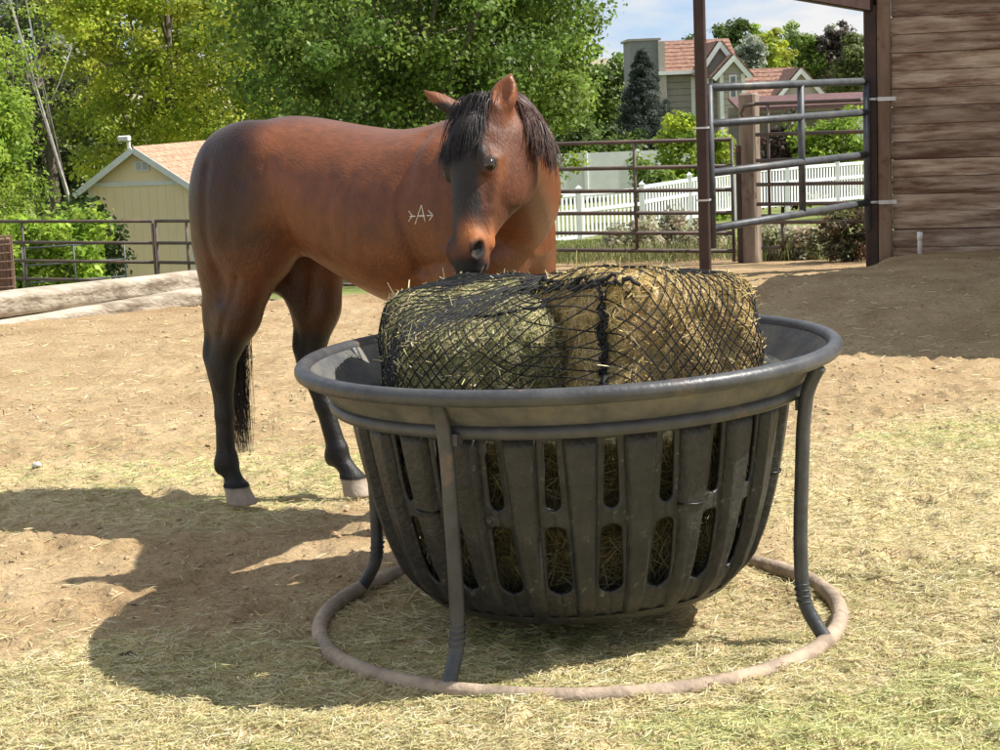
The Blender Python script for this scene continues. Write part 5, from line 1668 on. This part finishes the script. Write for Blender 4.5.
def gable_roof_x(root, x0, x1, yf, zf, yr, zr_, mt, courses=8, name='roof_course'):
    """slope facing the viewer from eave (yf, zf) to ridge (yr, zr_), and the back slope"""
    for k in range(courses):
        t0, t1 = k / courses, (k + 1) / courses + .03
        a = Vector((0, yf + (yr - yf) * t0, zf + (zr_ - zf) * t0 + .05)); b_ = Vector((0, yf + (yr - yf) * t1, zf + (zr_ - zf) * t1))
        MB().add([(x0, a.y, a.z), (x1, a.y, a.z), (x1, b_.y, b_.z), (x0, b_.y, b_.z), (x0, a.y, a.z - .09), (x1, a.y, a.z - .09), (x1, b_.y, b_.z - .09), (x0, b_.y, b_.z - .09)],
                 [(0, 1, 2, 3), (7, 6, 5, 4), (0, 4, 5, 1), (1, 5, 6, 2), (2, 6, 7, 3), (3, 7, 4, 0)]).build(name, mt, root)
    yb = 2 * yr - yf
    MB().add([(x0, yr, zr_ + .02), (x1, yr, zr_ + .02), (x1, yb, zf), (x0, yb, zf)], [(3, 2, 1, 0)]).build('roof_back', mt, root)
HD = 100.0
h0p = at(690, 118, HD); hz0 = terr1(h0p.x, HD)
house = empty('house', (0, HD, hz0))
tag(house, 'two-storey taupe house with orange shingle roof and white trimmed gables', 'house')
def hp(px, py, dy=0):
    p = at(px, py, HD + dy); return Vector((p.x, p.y - HD, p.z - hz0))
xa, xb = hp(664, 72).x, hp(704, 72).x
ze, zrg = hp(684, 71).z, hp(684, 41, 4.5).z
MB().box(((xa + xb + 2.2) / 2, 4.5, ze / 2), (xb - xa + 2.2, 9, ze)).build('main_walls', M['taupe'], house)
lap_wall(house, xa, xb, -.03, ze - 3.4, ze - .1, M['taupe'])
gable_roof_x(house, xa - .35, xb + 2.0, -.5, ze - .05, 4.5, zrg, M['tile'])
MB().box(((xa + xb) / 2, -.55, ze - .07), (xb - xa + .7, .12, .2)).build('eave_board', M['white_paint'], house)
for px in (664.5, 693):
    MB().box((hp(px, 90).x, -.09, ze / 2), (.22, .1, ze - .1)).build('corner_trim', M['white_paint'], house)
ca_, cb_ = hp(630, 41), hp(658, 41)
MB().box(((ca_.x + cb_.x) / 2, 2.5, ca_.z / 2), (cb_.x - ca_.x, 5.0, ca_.z)).build('grey_wing', M['greyside'], house)
MB().box(((hp(657.5, 41).x + hp(664, 41).x) / 2, 2.2, (hp(660, 42).z) / 2), (hp(664, 41).x - hp(657.5, 41).x, 5.2, hp(660, 42).z)).build('chimney_chase', M['beige'], house)
MB().box(((ca_.x + cb_.x) / 2, 2.5, ca_.z + .04), (cb_.x - ca_.x + .3, 5.2, .12)).build('parapet', M['taupe'], house)
def front_gable(root, pxl, pxr, pxp, pye, pyp, dy, depth, mt, name):
    a, b_, c = hp(pxl, pye, dy), hp(pxr, pye, dy), hp(pxp, pyp, dy)
    a.z = b_.z = (a.z + b_.z) / 2
    y = dy
    MB().prism([(a.x + .15, y, 0), (b_.x - .15, y, 0), (b_.x - .15, y, b_.z), (c.x, y, c.z - .12), (a.x + .15, y, a.z)], (0, depth, 0)).build('gable_wall', mt, root)
    lap_wall(root, a.x + .2, b_.x - .2, y - .03, max(a.z - 3.4, .2), a.z - .02, mt)
    for (p, q) in ((a, c), (b_, c)):
        d = Vector((q.x - p.x, 0, q.z - p.z)); L_ = d.length + .35
        an = math.atan2(d.z, d.x)
        cc_ = Vector(((p.x + q.x) / 2, 0, (p.z + q.z) / 2)) - Vector((d.normalized().x, 0, d.normalized().z)) * .15
        rot = Matrix.Rotation(-an, 3, 'Y')
        MB().box((cc_.x, y - .28 - (.02 if p is a else 0), cc_.z), (L_, .10, .30), rot).build('rake_board', M['white_paint'], root)
        up = Vector((-math.sin(an), 0, math.cos(an))); up = up if up.z > 0 else -up
        MB().box((cc_.x + up.x * .14, y + depth / 2 - .25, cc_.z + up.z * .14), (L_, depth + .2, .09), rot).build(name, M['tile'], root)
    for x in (a.x + .22, b_.x - .22):
        MB().box((x, y - .07, a.z / 2), (.2, .08, a.z)).build('corner_trim', M['white_paint'], root)
front_gable(house, 699, 741, 719, 72, 43, -1.2, 6, M['taupe'], 'gable_roof')
front_gable(house, 717, 747, 733, 74, 57, -2.6, 4, M['beige'], 'gable_roof')
def window(root, pxl, pyt, pxr, pyb, dy):
    a, b_ = hp(pxl, pyt, dy), hp(pxr, pyb, dy)
    w_, h_ = b_.x - a.x, a.z - b_.z
    f = MB().box(((a.x + b_.x) / 2, dy, (a.z + b_.z) / 2), (w_, .12, h_)).build('window', M['white_paint'], root)
    for s_ in (-1, 1):
        MB().box(((a.x + b_.x) / 2, dy - .07, (a.z + b_.z) / 2 + s_ * h_ * .23), (w_ - .16, .03, h_ * .40)).build('pane', M['pane'], f)
window(house, 729, 75, 737, 98, -2.72)
window(house, 707, 78, 713, 96, -1.32)
# second house
hz0b = terr1(at(780, 110, 112).x, 112)
house2 = empty('house', (0, HD, hz0))
tag(house2, 'low beige house with long orange roof and one white gable', 'house')
xa, xb = hp(735, 100, 12).x, hp(806, 100, 12).x
ze2, zr2 = hp(770, 101, 12).z, hp(770, 69, 16).z
MB().box(((xa + xb) / 2, 16, ze2 / 2), (xb - xa, 8, ze2)).build('main_walls', M['beige'], house2)
gable_roof_x(house2, xa, xb, 11.6, ze2, 16, zr2, M['tile'], 8)
front_gable(house2, 774, 827, 800, 100, 70, 10.6, 6, M['beige'], 'gable_roof')
# maroon patio roof in front of the houses
pt0 = at(738, 108, 78); pt1 = at(885, 103, 78)
pr = empty('patio_roof', (pt0.x, 78, terr1(pt0.x, 78)))
tag(pr, 'long low maroon patio roof below the second house', 'roof')
zb_ = pt0.z - pr.location.z
MB().add([(0, 0, zb_), (pt1.x - pt0.x, 0, zb_), (pt1.x - pt0.x, 3.2, zb_ + .45), (0, 3.2, zb_ + .45), (0, 0, zb_ - .16), (pt1.x - pt0.x, 0, zb_ - .16), (pt1.x - pt0.x, 3.2, zb_ + .3), (0, 3.2, zb_ + .3)],
         [(0, 1, 2, 3), (7, 6, 5, 4), (0, 4, 5, 1), (1, 5, 6, 2), (2, 6, 7, 3), (3, 7, 4, 0)]).build('roof_sheet', M['maroon'], pr)
for t in (.02, .35, .68, .98):
    MB().box(((pt1.x - pt0.x) * t, .2, zb_ / 2 - .1), (.16, .16, zb_ - .2)).build('roof_post', M['maroon'], pr)
MB().box(((pt1.x - pt0.x) / 2, 3.3, zb_ / 2), (pt1.x - pt0.x, .1, zb_)).build('back_wall', M['taupe'], pr)
wt = at(818, 101, 118)
wh = empty('white_trailer', (wt.x, 118, terr1(wt.x, 118)))
tag(wh, 'distant low white trailer beside the second house', 'trailer')
hh = wt.z - wh.location.z
MB().bevel_box((0, 0, hh / 2 + .15), (2.6, 5.0, hh - .3), .15).build('body', M['white_paint'], wh)
MB().bevel_box((0, 0, hh + .05), (2.7, 5.1, .1), .04).build('roof', M['white_paint'], wh)

# ------------------------------------------------------------------ far trees
far = [
    (733, 48, 150, 32, 62, DARKG, 'dark tree standing up behind the two-storey house'),
    (750, 64, 135, 34, 44, SILVER, 'pale silver-green tree between the house and yellow-green trees'),
    (772, 55, 140, 40, 56, YELLOWG, 'bright yellow-green tree behind the second house'),
    (757, 50, 150, 30, 44, LIVE, 'mid green tree tucked behind the bright yellow-green one'),
    (797, 55, 160, 40, 50, GREEN, 'green tree right of the bright yellow-green one'),
    (820, 62, 165, 36, 60, DARKG, 'dark green tree behind the second house gable'),
    (834, 52, 160, 34, 60, [(.14, .11, .09), (.18, .15, .12), (.12, .10, .08)], 'brownish bare-looking tree against the sky'),
    (857, 66, 135, 44, 62, [(.16, .19, .06), (.20, .23, .08), (.13, .16, .05)], 'olive willow-like tree beside the barn post'),
    (884, 85, 110, 34, 34, DARKG, 'small dark conifer next to the barn post'),
    (905, 50, 150, 60, 66, GREEN, 'green tree behind the barn'),
    (700, 70, 170, 60, 50, DARKG, 'dim tree behind the orange roof'),
    (606, 98, 112, 60, 84, DARKG + GREEN[:1], 'full dark tree filling the gap left of the spruce'),
]
for i, (px, py, D, w_, h_, pal, lab) in enumerate(far):
    c = at(px, py, D); sc = D / 1800.0
    tree('far_tree', lab, tz(c.x, D), c, (w_ * sc / 2, w_ * sc / 2, h_ * sc / 2), 60, 75, .17, pal, .22 * w_ * sc / 2 + .25, 100 + i, .16, 8, group='trees on the skyline', shell=.3)
for i in range(26):
    x = -95 + 215 * i / 25 + rng.normal(0, 2); D = rng.uniform(200, 290)
    g_ = tz(x, D); hh = rng.uniform(5, 9)
    labx = 'distant %s tree in the row at the foot of the hills' % ['mid green', 'dark green', 'bright green'][i % 3]
    tree('far_tree', labx, g_, g_ + Vector((0, 0, hh * .55)), (hh * .6, hh * .5, hh * .5), 40, 40, .35, [GREEN, DARKG, LIVE][i % 3], hh * .16, 140 + i, .22, 5, group='row of distant trees', shell=.3)

# ------------------------------------------------------------------ small things on the ground
wr = at(37, 464, 7.55)
st = MB()
st.lathe([(.001, .028), (.014, .026), (.024, .016), (.026, .004), (.02, -.006), (.001, -.01)], 9)
st.v = [(v[0] * 1.15 + .003 * math.sin(9 * v[1] * 40), v[1] * .9, v[2] + .004 * math.sin(v[0] * 200)) for v in st.v]
st.v = [(v[0] * .7, v[1] * .7, v[2] * .6) for v in st.v]
o = st.build('stone', mat('pale_stone', (.42, .41, .39), (.58, .57, .54), 40, .8), None, True); o.location = (wr.x, wr.y, float(ground_z(wr.x, wr.y)[0]) + .006)
tag(o, 'single pale stone lying on the hay left of the hind hoof', 'stone')
for (px, py, Y, s_, lab) in ((920, 588, 5.55, .022, 'dark dung crumb on the pale hay right of the feeder'), (126, 655, 4.95, .02, 'dark dung crumb inside the feeder shadow')):
    p = at(px, py, Y); q = ray(px, py); t = -CAMH / q.z; p = Vector((0, 0, CAMH)) + q * t
    d_ = MB()
    for k in range(4):
        c = Vector((rnd.gauss(0, s_), rnd.gauss(0, s_ * .6), s_ * .2))
        d_.lathe([(.001, s_ * .5), (s_ * .5, s_ * .3), (s_ * .62, 0), (s_ * .4, -s_ * .3), (.001, -s_ * .35)], 8, c)
    o = d_.build('dung', mat('dung', (.05, .035, .02), (.11, .08, .045), 60, .95, .5, 200), None, True)
    o.location = (p.x, p.y, float(ground_z(p.x, p.y)[0]) + .002)
    tag(o, lab, 'dung')
